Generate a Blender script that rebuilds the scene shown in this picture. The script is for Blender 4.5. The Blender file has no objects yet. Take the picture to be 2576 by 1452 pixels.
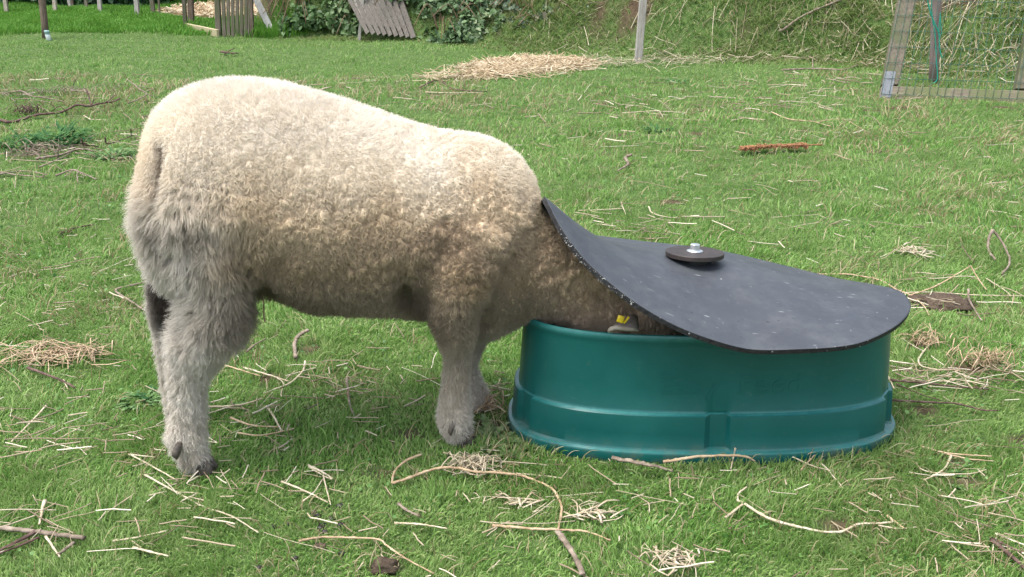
import bpy, bmesh, math, random
import numpy as np
from mathutils import Vector, kdtree, noise as mnoise
from math import radians as R

SC = bpy.context.scene
COL = SC.collection

# ------------------------------------------------------------------ camera, sky, sun, exposure
CAM_H = 1.04
PITCH = R(19.5)
FPX = 2600.0            # focal length in pixels of a 2576 x 1452 frame
cam_data = bpy.data.cameras.new("camera")
cam = bpy.data.objects.new("camera", cam_data)
COL.objects.link(cam)
cam.location = (0, 0, CAM_H)
cam.rotation_euler = (math.pi / 2 - PITCH, 0, 0)
cam_data.sensor_width = 36.0
cam_data.lens = 36.0 * FPX / 2576.0
cam_data.clip_start = 0.05
cam_data.clip_end = 600
SC.camera = cam
SC.render.resolution_x, SC.render.resolution_y = 1024, 577

SUN_EL, SUN_AZ = R(70), R(-115)      # azimuth from +Y, positive to the right: high sun through thin cloud, a little left of and in front of the sheep
world = bpy.data.worlds.new("World")
SC.world = world
world.use_nodes = True
nt = world.node_tree
nt.nodes.clear()
wo = nt.nodes.new("ShaderNodeOutputWorld")
bg = nt.nodes.new("ShaderNodeBackground")
sky = nt.nodes.new("ShaderNodeTexSky")
sky.sky_type = 'NISHITA'
sky.sun_disc = False
sky.sun_elevation = SUN_EL
sky.sun_rotation = SUN_AZ
sky.air_density = 1.0
sky.dust_density = 4.0
sky.ozone_density = 1.0
hs = nt.nodes.new("ShaderNodeHueSaturation")     # cloud-veiled sky: paler than clear blue
hs.inputs['Saturation'].default_value = 0.55
nt.links.new(sky.outputs[0], hs.inputs['Color'])
nt.links.new(hs.outputs[0], bg.inputs['Color'])
bg.inputs['Strength'].default_value = 0.15
nt.links.new(bg.outputs[0], wo.inputs[0])

sun_data = bpy.data.lights.new("sun", 'SUN')
sun_data.energy = 1.15
sun_data.angle = R(30)
sun_data.color = (1.0, 0.98, 0.95)
sun = bpy.data.objects.new("sun", sun_data)
COL.objects.link(sun)
sdir = Vector((math.sin(SUN_AZ) * math.cos(SUN_EL), math.cos(SUN_AZ) * math.cos(SUN_EL), math.sin(SUN_EL)))
sun.rotation_euler = sdir.to_track_quat('Z', 'Y').to_euler()
sun.location = (0, 0, 10)

SC.view_settings.view_transform = 'Standard'
SC.view_settings.look = 'None'
SC.view_settings.exposure = 1.48
SC.view_settings.gamma = 1.0
SC.render.engine = 'CYCLES'
SC.cycles.use_denoising = True
SC.cycles.max_bounces = 6
SC.cycles.diffuse_bounces = 4
SC.cycles.transparent_max_bounces = 8

# ------------------------------------------------------------------ numeric helpers
rng = np.random.default_rng(7)
random.seed(7)
CP, SP = math.cos(PITCH), math.sin(PITCH)


def ray(px, py):
    xs, ys = (px - 1288.0) / FPX, -(py - 726.0) / FPX
    return np.array([xs, CP + ys * SP, -SP + ys * CP])


def P(px, py, D):
    """point on the view ray through (px, py) at world y = D"""
    d = ray(px, py)
    t = D / d[1]
    return np.array([0, 0, CAM_H]) + d * t


def hash3(ix, iy, iz, seed):
    h = (ix.astype(np.int64) * 374761393 + iy.astype(np.int64) * 668265263 + iz.astype(np.int64) * 2147483647 + seed * 974634777) & 0xFFFFFFFF
    h = ((h ^ (h >> 13)) * 1274126177) & 0xFFFFFFFF
    h = ((h ^ (h >> 16)) * 2246822519) & 0xFFFFFFFF
    return ((h ^ (h >> 15)) & 0xFFFFFF) / float(0xFFFFFF)


def vnoise(p, scale=1.0, seed=0):
    """value noise in -1..1, p is (n, 2|3)"""
    p = np.asarray(p, float) * scale
    if p.shape[1] == 2:
        p = np.concatenate([p, np.zeros((len(p), 1))], 1)
    i = np.floor(p).astype(np.int64)
    f = p - i
    f = f * f * (3 - 2 * f)
    out = np.zeros(len(p))
    for dx in (0, 1):
        wx = f[:, 0] if dx else 1 - f[:, 0]
        for dy in (0, 1):
            wy = f[:, 1] if dy else 1 - f[:, 1]
            for dz in (0, 1):
                wz = f[:, 2] if dz else 1 - f[:, 2]
                out += wx * wy * wz * hash3(i[:, 0] + dx, i[:, 1] + dy, i[:, 2] + dz, seed)
    return out * 2 - 1


def fbm(p, scale, seed=0, octv=3):
    a, s, o, t = 1.0, scale, 0, 0
    for k in range(octv):
        o = o + a * vnoise(p, s, seed + k)
        t += a
        a *= 0.5
        s *= 2.03
    return o / t


def sstep(a, b, x):
    t = np.clip((x - a) / (b - a), 0, 1)
    return t * t * (3 - 2 * t)


def unit(v):
    return v / np.maximum(np.linalg.norm(v, axis=-1, keepdims=True), 1e-9)


# ------------------------------------------------------------------ terrain height
FX = np.array([-9, -6.0, -4.2, -3.0, -2.3, 1.0, 3.47, 6.0, 12.0])
FY = np.array([40, 26.0, 16.5, 12.4, 10.3, 8.55, 7.25, 6.2, 5.0])


def terrain(x, y):
    x = np.asarray(x, float)
    y = np.asarray(y, float)
    p = np.stack([x.ravel(), y.ravel()], 1)
    dist = p[:, 1]
    near_flat = 1 - 0.75 * np.exp(-(((p[:, 0] - 0.1) / 1.0) ** 2 + ((p[:, 1] - 2.05) / 0.45) ** 2))
    h = 0.010 * vnoise(p, 2.2, 3) + 0.006 * vnoise(p, 6.0, 4) + 0.003 * vnoise(p, 19, 5)
    h = h * near_flat - 0.004
    h += 0.035 * sstep(4, 7, dist) * vnoise(p, 0.9, 8)
    s = p[:, 1] - np.interp(p[:, 0], FX, FY)
    s = s + 0.18 * vnoise(p, 1.1, 9)
    s = np.maximum(s, 0)
    bank = 3.2 * (1 - np.exp(-s * 0.95 / 3.2)) * sstep(0, 0.5, s)
    lump = sstep(0.1, 0.8, s) * (0.10 * vnoise(p, 1.7, 11) + 0.05 * vnoise(p, 4.5, 12) + 0.02 * vnoise(p, 11, 13))
    # raised strip of rough grass beyond the mown ground on the left
    left = sstep(-0.2, -2.0, p[:, 0] + 1.6)
    rise = 0.03 * sstep(10.0, 11.0, p[:, 1] + 0.25 * vnoise(p, 0.8, 15)) * left
    rise += 0.11 * np.exp(-(((p[:, 0] + 4.75) / 0.8) ** 2 + ((p[:, 1] - 11.7) / 0.7) ** 2))
    h = h + bank + lump + rise
    # scraped hollow and molehill
    for (cx, cy, sx, sy, a) in ((1.08, 2.62, 0.16, 0.09, 0.030), (2.28, 5.95, 0.12, 0.07, -0.04), (3.0, 6.1, 0.08, 0.05, -0.03), (1.25, 2.0, 0.09, 0.06, 0.025)):
        h += a * np.exp(-(((p[:, 0] - cx) / sx) ** 2 + ((p[:, 1] - cy) / sy) ** 2)) * (1 + 0.4 * vnoise(p, 30, 21))
    return h.reshape(x.shape)


def th(x, y):
    return float(terrain(np.array([x]), np.array([y]))[0])


def G(px, py, lift=0.0):
    """where the view ray through a photo pixel meets the terrain"""
    d = ray(px, py)
    o = np.array([0, 0, CAM_H])
    t = np.linspace(1.0, 45, 4000)
    pts = o + d * t[:, None]
    g = terrain(pts[:, 0], pts[:, 1]) + lift
    k = np.argmax(pts[:, 2] < g)
    if k == 0 and not pts[0, 2] < g[0]:
        k = len(t) - 1
    a = pts[max(k - 1, 0)]
    b = pts[k]
    ga, gb = a[2] - g[max(k - 1, 0)], b[2] - g[k]
    w = ga / (ga - gb) if abs(ga - gb) > 1e-9 else 0
    return a + (b - a) * w


def Gs(pts, lift=0.0):
    return [G(p[0], p[1], lift) for p in pts]


# ------------------------------------------------------------------ object helpers
def tag(o, label=None, cat=None, group=None, kind=None):
    if label:
        o['label'] = label
    if cat:
        o['category'] = cat
    if group:
        o['group'] = group
    if kind:
        o['kind'] = kind
    return o


def empty(name, loc, label, cat, group=None):
    o = bpy.data.objects.new(name, None)
    o.empty_display_size = 0.1
    o.location = tuple(loc)
    COL.objects.link(o)
    return tag(o, label, cat, group)


def mesh_obj(name, verts, faces, mat, parent=None, base=None, smooth=True):
    """verts in world space; the object's origin is base (or its parent's)"""
    verts = np.asarray(verts, float).reshape(-1, 3)
    org = np.array(parent.location) if parent is not None else (np.array(base, float) if base is not None else np.array([verts[:, 0].mean(), verts[:, 1].mean(), verts[:, 2].min()]))
    if parent is not None and parent.parent is not None:
        org = org + np.array(parent.parent.location)
    me = bpy.data.meshes.new(name)
    v = verts - org
    if isinstance(faces, np.ndarray) and faces.ndim == 2:
        n, k = faces.shape
        me.vertices.add(len(v))
        me.vertices.foreach_set('co', v.astype(np.float32).ravel())
        me.loops.add(n * k)
        me.loops.foreach_set('vertex_index', faces.astype(np.int32).ravel())
        me.polygons.add(n)
        me.polygons.foreach_set('loop_start', np.arange(0, n * k, k, dtype=np.int32))
        me.update(calc_edges=True)
    else:
        me.from_pydata([tuple(q) for q in v], [], [tuple(f) for f in faces])
        me.update()
    me.validate()
    if smooth:
        me.polygons.foreach_set('use_smooth', np.ones(len(me.polygons), bool))
    me.materials.append(getattr(mat, 'm', mat))
    o = bpy.data.objects.new(name, me)
    COL.objects.link(o)
    if parent is not None:
        o.parent = parent
    else:
        o.location = tuple(org)
    return o


class MB:
    """collects simple solids for one mesh"""
    def __init__(self):
        self.v, self.f, self.n = [], [], 0

    def add(self, v, f):
        v = np.asarray(v, float)
        self.v.append(v)
        self.f += [tuple(int(i) + self.n for i in q) for q in f]
        self.n += len(v)
        return self

    def box(self, o, ax, ay, az, bev=0.0):
        """box from corner o with edge vectors ax, ay, az"""
        o, ax, ay, az = (np.asarray(q, float) for q in (o, ax, ay, az))
        c = [o, o + ax, o + ax + ay, o + ay, o + az, o + ax + az, o + ax + ay + az, o + ay + az]
        bm = bmesh.new()
        vs = [bm.verts.new(tuple(q)) for q in c]
        for q in ((0, 3, 2, 1), (4, 5, 6, 7), (0, 1, 5, 4), (1, 2, 6, 5), (2, 3, 7, 6), (3, 0, 4, 7)):
            bm.faces.new([vs[i] for i in q])
        if bev:
            bmesh.ops.bevel(bm, geom=list(bm.edges), offset=bev, segments=1, affect='EDGES')
        bm.verts.index_update()
        self.add([tuple(q.co) for q in bm.verts], [[q.index for q in f.verts] for f in bm.faces])
        bm.free()
        return self

    def tube(self, pts, rad, sides=6, jit=0.0, flat=1.0):
        pts = np.asarray(pts, float)
        n = len(pts)
        rad = np.broadcast_to(np.asarray(rad, float), (n,)) if np.ndim(rad) else np.full(n, rad)
        tan = unit(np.gradient(pts, axis=0))
        ref = np.array([0, 0, 1.0])
        if abs(tan[0] @ ref) > 0.9:
            ref = np.array([1.0, 0, 0])
        v = []
        for i in range(n):
            s = unit(np.cross(tan[i], ref))
            u = unit(np.cross(s, tan[i]))
            ref = u
            for k in range(sides):
                a = 2 * math.pi * k / sides
                r = rad[i] * (1 + jit * random.uniform(-1, 1))
                v.append(pts[i] + s * math.cos(a) * r + u * math.sin(a) * r * flat)
        f = []
        for i in range(n - 1):
            for k in range(sides):
                k2 = (k + 1) % sides
                f.append((i * sides + k, i * sides + k2, (i + 1) * sides + k2, (i + 1) * sides + k))
        f.append(tuple(range(sides))[::-1])
        f.append(tuple((n - 1) * sides + k for k in range(sides)))
        return self.add(v, f)

    def build(self, name, mat, parent=None, base=None, smooth=True):
        return mesh_obj(name, np.concatenate(self.v), self.f, mat, parent, base, smooth)


def cr(pts, per=6):
    """Catmull-Rom through pts"""
    p = np.asarray(pts, float)
    if len(p) < 3:
        t = np.linspace(0, 1, per + 1)[:, None]
        return p[0] + (p[1] - p[0]) * t
    p = np.vstack([2 * p[0] - p[1], p, 2 * p[-1] - p[-2]])
    out = []
    for i in range(1, len(p) - 2):
        for t in np.linspace(0, 1, per, endpoint=False):
            a, b, c, d = p[i - 1], p[i], p[i + 1], p[i + 2]
            out.append(0.5 * ((2 * b) + (c - a) * t + (2 * a - 5 * b + 4 * c - d) * t * t + (3 * b - a - 3 * c + d) * t ** 3))
    out.append(p[-2])
    return np.array(out)


def curves_obj(name, pos, rad, mat, parent=None, extra=None):
    """pos (n, k, 3) strands, rad (n, k): one Curves object rendered as fibres"""
    n, k, _ = pos.shape
    c = bpy.data.hair_curves.new(name)
    c.add_curves([k] * n)
    a = c.attributes.get('position') or c.attributes.new('position', 'FLOAT_VECTOR', 'POINT')
    org = np.zeros(3)
    if parent is not None:
        org = np.array(parent.location)
    a.data.foreach_set('vector', (pos - org).astype(np.float32).ravel())
    r = c.attributes.get('radius') or c.attributes.new('radius', 'FLOAT', 'POINT')
    r.data.foreach_set('value', rad.astype(np.float32).ravel())
    if extra:
        for nm, arr in extra.items():
            e = c.attributes.new(nm, 'FLOAT', 'CURVE')
            e.data.foreach_set('value', arr.astype(np.float32).ravel())
    c.materials.append(mat)
    o = bpy.data.objects.new(name, c)
    COL.objects.link(o)
    if parent is not None:
        o.parent = parent
    return o


# ------------------------------------------------------------------ materials
class Mat:
    def __init__(self, name, rough=0.8, spec=0.3):
        self.m = bpy.data.materials.new(name)
        self.m.use_nodes = True
        self.t = self.m.node_tree
        self.b = self.t.nodes['Principled BSDF']
        self.b.inputs['Roughness'].default_value = rough
        self.b.inputs['Specular IOR Level'].default_value = spec

    def n(self, typ, **kw):
        nd = self.t.nodes.new(typ)
        for k, v in kw.items():
            if k in nd.inputs:
                nd.inputs[k].default_value = v
            else:
                setattr(nd, k, v)
        return nd

    def l(self, a, b):
        self.t.links.new(a, b)

    def coord(self, kind='Object', scale=(1, 1, 1)):
        tc = self.n('ShaderNodeTexCoord')
        mp = self.n('ShaderNodeMapping')
        mp.inputs['Scale'].default_value = scale
        self.l(tc.outputs[kind], mp.inputs[0])
        return mp.outputs[0]

    def noise(self, vec, scale, detail=4, rough=0.6):
        nd = self.n('ShaderNodeTexNoise')
        nd.inputs['Scale'].default_value = scale
        nd.inputs['Detail'].default_value = detail
        nd.inputs['Roughness'].default_value = rough
        self.l(vec, nd.inputs['Vector'])
        return nd.outputs['Fac']

    def ramp(self, fac, stops):
        nd = self.n('ShaderNodeValToRGB')
        e = nd.color_ramp.elements
        while len(e) < len(stops):
            e.new(0.5)
        for i, (p, c) in enumerate(stops):
            e[i].position = p
            e[i].color = (c, c, c, 1) if np.ndim(c) == 0 else (*c, 1)
        self.l(fac, nd.inputs[0])
        return nd.outputs[0]

    def mix(self, fac, a, b, mode='MIX'):
        nd = self.n('ShaderNodeMix', data_type='RGBA', blend_type=mode)
        for s, v in ((0, fac), (6, a), (7, b)):
            if hasattr(v, 'is_output'):
                self.l(v, nd.inputs[s])
            elif s == 0:
                nd.inputs[s].default_value = v
            else:
                nd.inputs[s].default_value = (*v, 1)
        return nd.outputs[2]

    def math(self, op, a, b=0.0, clamp=False):
        nd = self.n('ShaderNodeMath', operation=op, use_clamp=clamp)
        for s, v in ((0, a), (1, b)):
            if hasattr(v, 'is_output'):
                self.l(v, nd.inputs[s])
            else:
                nd.inputs[s].default_value = v
        return nd.outputs[0]

    def color(self, c):
        if hasattr(c, 'is_output'):
            self.l(c, self.b.inputs['Base Color'])
        else:
            self.b.inputs['Base Color'].default_value = (*c, 1)
        return self

    def bump(self, h, strength=0.3, dist=0.01):
        nd = self.n('ShaderNodeBump')
        nd.inputs['Strength'].default_value = strength
        nd.inputs['Distance'].default_value = dist
        self.l(h, nd.inputs['Height'])
        self.l(nd.outputs[0], self.b.inputs['Normal'])
        return self


def wood_mat(name, c1, c2, algae=None, along=(14, 14, 1.2)):
    m = Mat(name, 0.85, 0.2)
    v = m.coord('Object', along)
    g = m.noise(v, 6, 5, 0.65)
    col = m.ramp(g, [(0.3, c1), (0.72, c2)])
    if algae:
        v2 = m.coord('Object', (1, 1, 1))
        a = m.ramp(m.noise(v2, 5, 4), [(0.42, 0.0), (0.62, 1.0)])
        col = m.mix(a, col, algae)
    v3 = m.coord('Object', (60, 60, 5))
    cracks = m.ramp(m.noise(v3, 3, 3), [(0.28, 0.45), (0.42, 1.0)])
    col = m.mix(1.0, col, cracks, 'MULTIPLY')
    m.color(col)
    m.bump(g, 0.5, 0.004)
    return m.m


def fibre_mat(name, stops, patch=None, root=0.55, trans=0.25, rough=0.6, pscale=3.0, spec=0.25, straw=None):
    """strand material: colour varies strand to strand and in patches over the field"""
    m = Mat(name, rough, spec)
    hi = m.n('ShaderNodeHairInfo')
    col = m.ramp(hi.outputs['Random'], stops)
    if patch:
        v = m.coord('Object')
        f = m.ramp(m.noise(v, pscale, 3), [(0.38, 0.0), (0.62, 1.0)])
        f = m.math('MULTIPLY', f, 0.55)
        col = m.mix(f, col, patch)
        f2 = m.ramp(m.noise(v, pscale * 5.5, 3), [(0.36, 1.0), (0.56, 0.0)])
        col = m.mix(m.math('MULTIPLY', f2, 0.5), col, m.mix(1.0, col, (0.50, 0.66, 0.42), 'MULTIPLY'))
    m.color(col)
    if trans:
        tr = m.n('ShaderNodeBsdfTranslucent')
        m.l(col, tr.inputs['Color'])
        mx = m.n('ShaderNodeMixShader')
        mx.inputs[0].default_value = trans
        m.l(m.b.outputs[0], mx.inputs[1])
        m.l(tr.outputs[0], mx.inputs[2])
        m.l(mx.outputs[0], m.t.nodes['Material Output'].inputs[0])
    return m.m

# ------------------------------------------------------------------ ground sheet
def build_ground():
    # grid fine near the camera and coarser far away
    def axis(a, b, n, pw, c=0.0):
        t = np.linspace(-1, 1, n)
        s = np.sign(t) * (0.16 * np.abs(t) + 0.84 * np.abs(t) ** pw)
        return np.where(s < 0, c + s * (c - a), c + s * (b - c))
    xs = axis(-80, 80, 620, 4.2, 0.3)
    t = np.linspace(0, 1, 620)
    ys = -6 + 7.0 * t[:60] / t[59]
    t2 = np.linspace(0, 1, 560)[1:]
    ys = np.concatenate([ys, 1.0 + 99.0 * (0.115 * t2 + 0.885 * t2 ** 5)])
    X, Y = np.meshgrid(xs, ys)
    Z = terrain(X, Y)
    v = np.stack([X.ravel(), Y.ravel(), Z.ravel()], 1)
    nx, ny = len(xs), len(ys)
    i = np.arange(nx * ny).reshape(ny, nx)
    f = np.stack([i[:-1, :-1].ravel(), i[:-1, 1:].ravel(), i[1:, 1:].ravel(), i[1:, :-1].ravel()], 1)
    m = Mat('turf_soil', 0.95, 0.1)
    vec = m.coord('Object')
    n1 = m.noise(vec, 26, 5, 0.7)
    base = m.ramp(n1, [(0.3, (0.030, 0.050, 0.015)), (0.5, (0.065, 0.115, 0.032)), (0.68, (0.11, 0.14, 0.055))])
    at = m.n('ShaderNodeVertexColor', layer_name='cover')
    sep = m.n('ShaderNodeSeparateColor')
    m.l(at.outputs[0], sep.inputs[0])
    soil = m.ramp(m.noise(vec, 40, 5, 0.7), [(0.35, (0.035, 0.024, 0.016)), (0.65, (0.11, 0.075, 0.05))])
    straw = m.ramp(m.noise(vec, 22, 5, 0.75), [(0.35, (0.20, 0.15, 0.08)), (0.65, (0.52, 0.42, 0.27))])
    c = m.mix(sep.outputs[0], base, soil)
    c = m.mix(sep.outputs[1], c, straw)
    m.color(c)
    m.bump(m.noise(vec, 60, 6, 0.7), 0.8, 0.01)
    o = mesh_obj('ground', v, f, m.m, base=(0, 0, 0))
    so, st = cover_masks(v[:, :2])
    col = np.zeros((len(v), 4), np.float32)
    col[:, 0] = so
    col[:, 1] = st
    col[:, 3] = 1
    ca = o.data.color_attributes.new('cover', 'FLOAT_COLOR', 'POINT')
    ca.data.foreach_set('color', col.ravel())
    tag(o, 'grazed field rising to a rough grassy bank behind the sheep', 'ground', kind='structure')
    return o


SOIL_SPOTS = []     # (x, y, sx, sy, strength)


def cover_masks(p):
    """bare-soil and straw-covered amounts at ground points"""
    so = np.zeros(len(p))
    for (cx, cy, sx, sy, a) in SOIL_SPOTS:
        so = np.maximum(so, a * np.exp(-(((p[:, 0] - cx) / sx) ** 2 + ((p[:, 1] - cy) / sy) ** 2) ** 1.5))
    so = np.clip(so * 1.6 + 0.35 * fbm(p, 14, 31) * (so > 0.05), 0, 1)
    s = p[:, 1] - np.interp(p[:, 0], FX, FY)
    so = np.maximum(so, sstep(0.16, 0.40, fbm(p, 2.9, 33)) * sstep(0.15, 0.5, s) * 0.97)
    # worn earth between the gates and a strip of pale mulch behind the rough grass
    wob = 0.25 * vnoise(p, 1.5, 35)
    earth = sstep(-3.15, -2.85, p[:, 0] + wob) * sstep(-1.3, -1.7, p[:, 0] + wob) * sstep(10.6, 10.9, p[:, 1] + wob) * sstep(20, 18, p[:, 1])
    so = np.maximum(so, earth * 0.75)
    line = 12.1 + 0.12 * (p[:, 0] + 3.0)
    mul = sstep(-4.15, -3.8, p[:, 0] + wob) * sstep(-1.2, -1.6, p[:, 0] + wob) * sstep(0, 0.3, p[:, 1] - line + wob) * sstep(14.6, 14.2, p[:, 1] + wob)
    return so, mul


for (px, py, sx, sy, a) in ((2262, 272, .11, .05, 1), (2520, 270, .07, .04, .8), (2365, 762, .10, .055, 1), (2440, 930, .05, .03, .8),
                            (2310, 870, .05, .04, .8), (540, 740, .02, .02, .3), (1560, 340, .05, .04, .4), (2030, 330, .06, .05, .5),
                            (230, 930, .03, .03, .3), (960, 1435, .03, .015, .6), (2560, 1110, .05, .03, .7), (400, 1150, .04, .02, .3)):
    g = G(px, py)
    SOIL_SPOTS.append((g[0], g[1], sx, sy, a))
for _ in range(46):
    d_ = 1.25 + 5.5 * rng.random() ** 1.4
    x_ = (rng.random() * 2 - 1) * 0.55 * d_ * 1.05
    SOIL_SPOTS.append((x_, d_, 0.015 + 0.03 * rng.random() + .006 * d_, 0.010 + 0.018 * rng.random() + .004 * d_, 0.45 + 0.4 * rng.random()))
SOIL_SPOTS.append((-0.06, 2.03, 0.10, 0.05, 0.5))
build_ground()

# ------------------------------------------------------------------ grass
TUB_C = (0.413, 2.065)


def in_tub(x, y, grow=0.0):
    return (np.abs((x - TUB_C[0]) / (0.425 + grow)) ** 2.6 + np.abs((y - TUB_C[1]) / (0.205 + grow)) ** 2.6) < 1


def frustum_points(n, d0, d1, pw, marg=1.6):
    """random ground points seen by (or just beside) the camera between distances d0..d1"""
    t = rng.random(n)
    d = (d0 ** pw + t * (d1 ** pw - d0 ** pw)) ** (1 / pw)
    half = (0.4955 * (d * 0.943 + 0.35)) * marg + 0.12
    x = (rng.random(n) * 2 - 1) * half
    return x, d


def strands(x, y, L, W, lean, segs=4, up=0.0, gust=0.35, seed=0, curl=1.0):
    """bent tapering blades rooted at (x, y)"""
    n = len(x)
    z = terrain(x, y) - 0.002
    ang = rng.random(n) * 2 * math.pi
    p2 = np.stack([x, y], 1)
    ga = vnoise(p2, 5, 60 + seed) * math.pi
    dx = np.cos(ang) * (1 - gust) + np.cos(ga) * gust
    dy = np.sin(ang) * (1 - gust) + np.sin(ga) * gust
    t = np.linspace(0, 1, segs)[None, :]
    bend = lean[:, None] * (t ** (1.4 * curl))
    h = t * np.sqrt(np.clip(1 - (lean[:, None] * t * 0.85) ** 2, 0.05, 1))
    pos = np.stack([x[:, None] + dx[:, None] * bend * L[:, None], y[:, None] + dy[:, None] * bend * L[:, None],
                    z[:, None] + (h + up) * L[:, None]], 2)
    rad = W[:, None] * (1 - 0.85 * t ** 1.5) * 0.5
    return pos, rad


GRASS = fibre_mat('grass_blade', [(0.0, (0.085, 0.195, 0.036)), (0.3, (0.15, 0.295, 0.062)), (0.6, (0.215, 0.37, 0.09)), (0.84, (0.29, 0.44, 0.14)), (0.92, (0.38, 0.41, 0.20)), (1.0, (0.46, 0.41, 0.25))],
                  patch=(0.27, 0.36, 0.13), trans=0.35, pscale=2.3)


def build_grass():
    P_, R_ = [], []
    for (n, d0, d1, pw, l0, w0) in ((190000, 1.12, 2.6, 1.3, 0.0165, 0.0020), (165000, 2.4, 5.2, 0.8, 0.019, 0.0032), (140000, 5.0, 11.2, 0.6, 0.022, 0.0060)):
        x, y = frustum_points(n, d0, d1, pw)
        p = np.stack([x, y], 1)
        so, st = cover_masks(p)
        dens = 0.5 + 0.5 * sstep(-0.5, 0.1, fbm(p, 9, 41, 2))
        keep = (rng.random(n) < dens) & (rng.random(n) > so * 1.1) & ~in_tub(x, y, -0.01)
        s = y - np.interp(x, FX, FY)
        keep &= s < 0.25
        keep &= rng.random(n) > st
        x, y, p = x[keep], y[keep], p[keep]
        n = len(x)
        tuft = sstep(0.0, 0.6, fbm(p, 3.1, 43)) * 0.7 + sstep(0.1, 0.6, vnoise(p, 14, 44)) * 0.8
        L = l0 * (0.55 + 0.7 * rng.random(n)) * (0.75 + tuft)
        # longer at the foot of the tub
        around = in_tub(x, y, 0.035)
        L = np.where(around, L * 1.05, L)
        lean = np.clip(0.35 + 0.5 * rng.random(n) + 0.1 * rng.standard_normal(n), 0.1, 1.05)
        W = w0 * (0.6 + 0.8 * rng.random(n))
        a, b = strands(x, y, L, W, lean)
        P_.append(a)
        R_.append(b)
    # scattered broad, longer blades
    x, y = frustum_points(33000, 1.12, 6.0, 0.9)
    p = np.stack([x, y], 1)
    so, st = cover_masks(p)
    k = (rng.random(len(x)) > so) & ~in_tub(x, y, 0.0) & (rng.random(len(x)) < 0.15 + 0.85 * sstep(0.0, 0.5, fbm(p, 5.0, 49)))
    x, y = x[k], y[k]
    n = len(x)
    a, b = strands(x, y, (0.020 + 0.028 * rng.random(n) ** 2) * (.8 + .08 * y), (0.0026 + 0.0022 * rng.random(n)) * (.7 + .22 * y), 0.55 + 0.45 * rng.random(n), curl=1.3)
    P_.append(a)
    R_.append(b)
    # moss-like under-layer: very short leaves filling between the blades
    x, y = frustum_points(140000, 1.12, 3.6, 1.1)
    p = np.stack([x, y], 1)
    so, st = cover_masks(p)
    k = (rng.random(len(x)) > so) & ~in_tub(x, y, -0.01)
    x, y = x[k], y[k]
    a, b = strands(x, y, 0.008 + 0.008 * rng.random(len(x)), 0.003 + 0.002 * rng.random(len(x)), 0.6 + 0.5 * rng.random(len(x)))
    P_.append(a)
    R_.append(b)
    o = curves_obj('grass', np.concatenate(P_), np.concatenate(R_), GRASS)
    tag(o, 'short grazed green grass covering the field', 'grass', kind='stuff')
    # clover and broad seedlings between the blades: small round leaflets
    # dead thatch lying flat
    x, y = frustum_points(52000, 1.12, 7.5, 0.9)
    p = np.stack([x, y], 1)
    k = rng.random(len(x)) < 0.16 + 0.84 * sstep(0.02, 0.42, fbm(p, 2.6, 47))
    k &= ~in_tub(x, y, -0.01)
    x, y = x[k], y[k]
    n = len(x)
    a, b = strands(x, y, (0.012 + 0.03 * rng.random(n)) * (1 + 0.12 * y), (0.0012 + 0.0008 * rng.random(n)) * (0.7 + 0.3 * y), 0.85 + 0.2 * rng.random(n))
    a[:, :, 2] += 0.004
    TH = fibre_mat('dead_grass', [(0, (0.16, 0.13, 0.06)), (0.5, (0.30, 0.25, 0.13)), (1, (0.50, 0.43, 0.28))], trans=0.2)
    o = curves_obj('dead_grass', a, b, TH)
    tag(o, 'withered straw-coloured grass blades lying through the turf', 'grass', kind='stuff')


build_grass()


def lying(x, y, L, W, k=5, wav=0.045, tilt=0.06, lift=0.01):
    """stalks lying on the turf with random kinks"""
    n = len(x)
    ang = rng.random(n) * math.pi * 2
    # mostly across the view, as trampled straw lies
    t = np.linspace(-0.5, 0.5, k)[None, :]
    dx, dy = np.cos(ang)[:, None], np.sin(ang)[:, None] * 0.8
    off = wav * L[:, None] * (np.cumsum(rng.standard_normal((n, k)), 1) * 0.35)
    X = x[:, None] + dx * t * L[:, None] - dy * off
    Y = y[:, None] + dy * t * L[:, None] + dx * off
    Z = terrain(X, Y) + lift + (rng.random(n)[:, None] * 0.014) + t * tilt * L[:, None] * rng.standard_normal(n)[:, None]
    gz = terrain(X, Y) + 0.003
    Z = np.maximum(Z, gz)
    return np.stack([X, Y, Z], 2), np.repeat(W[:, None] * 0.5, k, 1)


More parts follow.
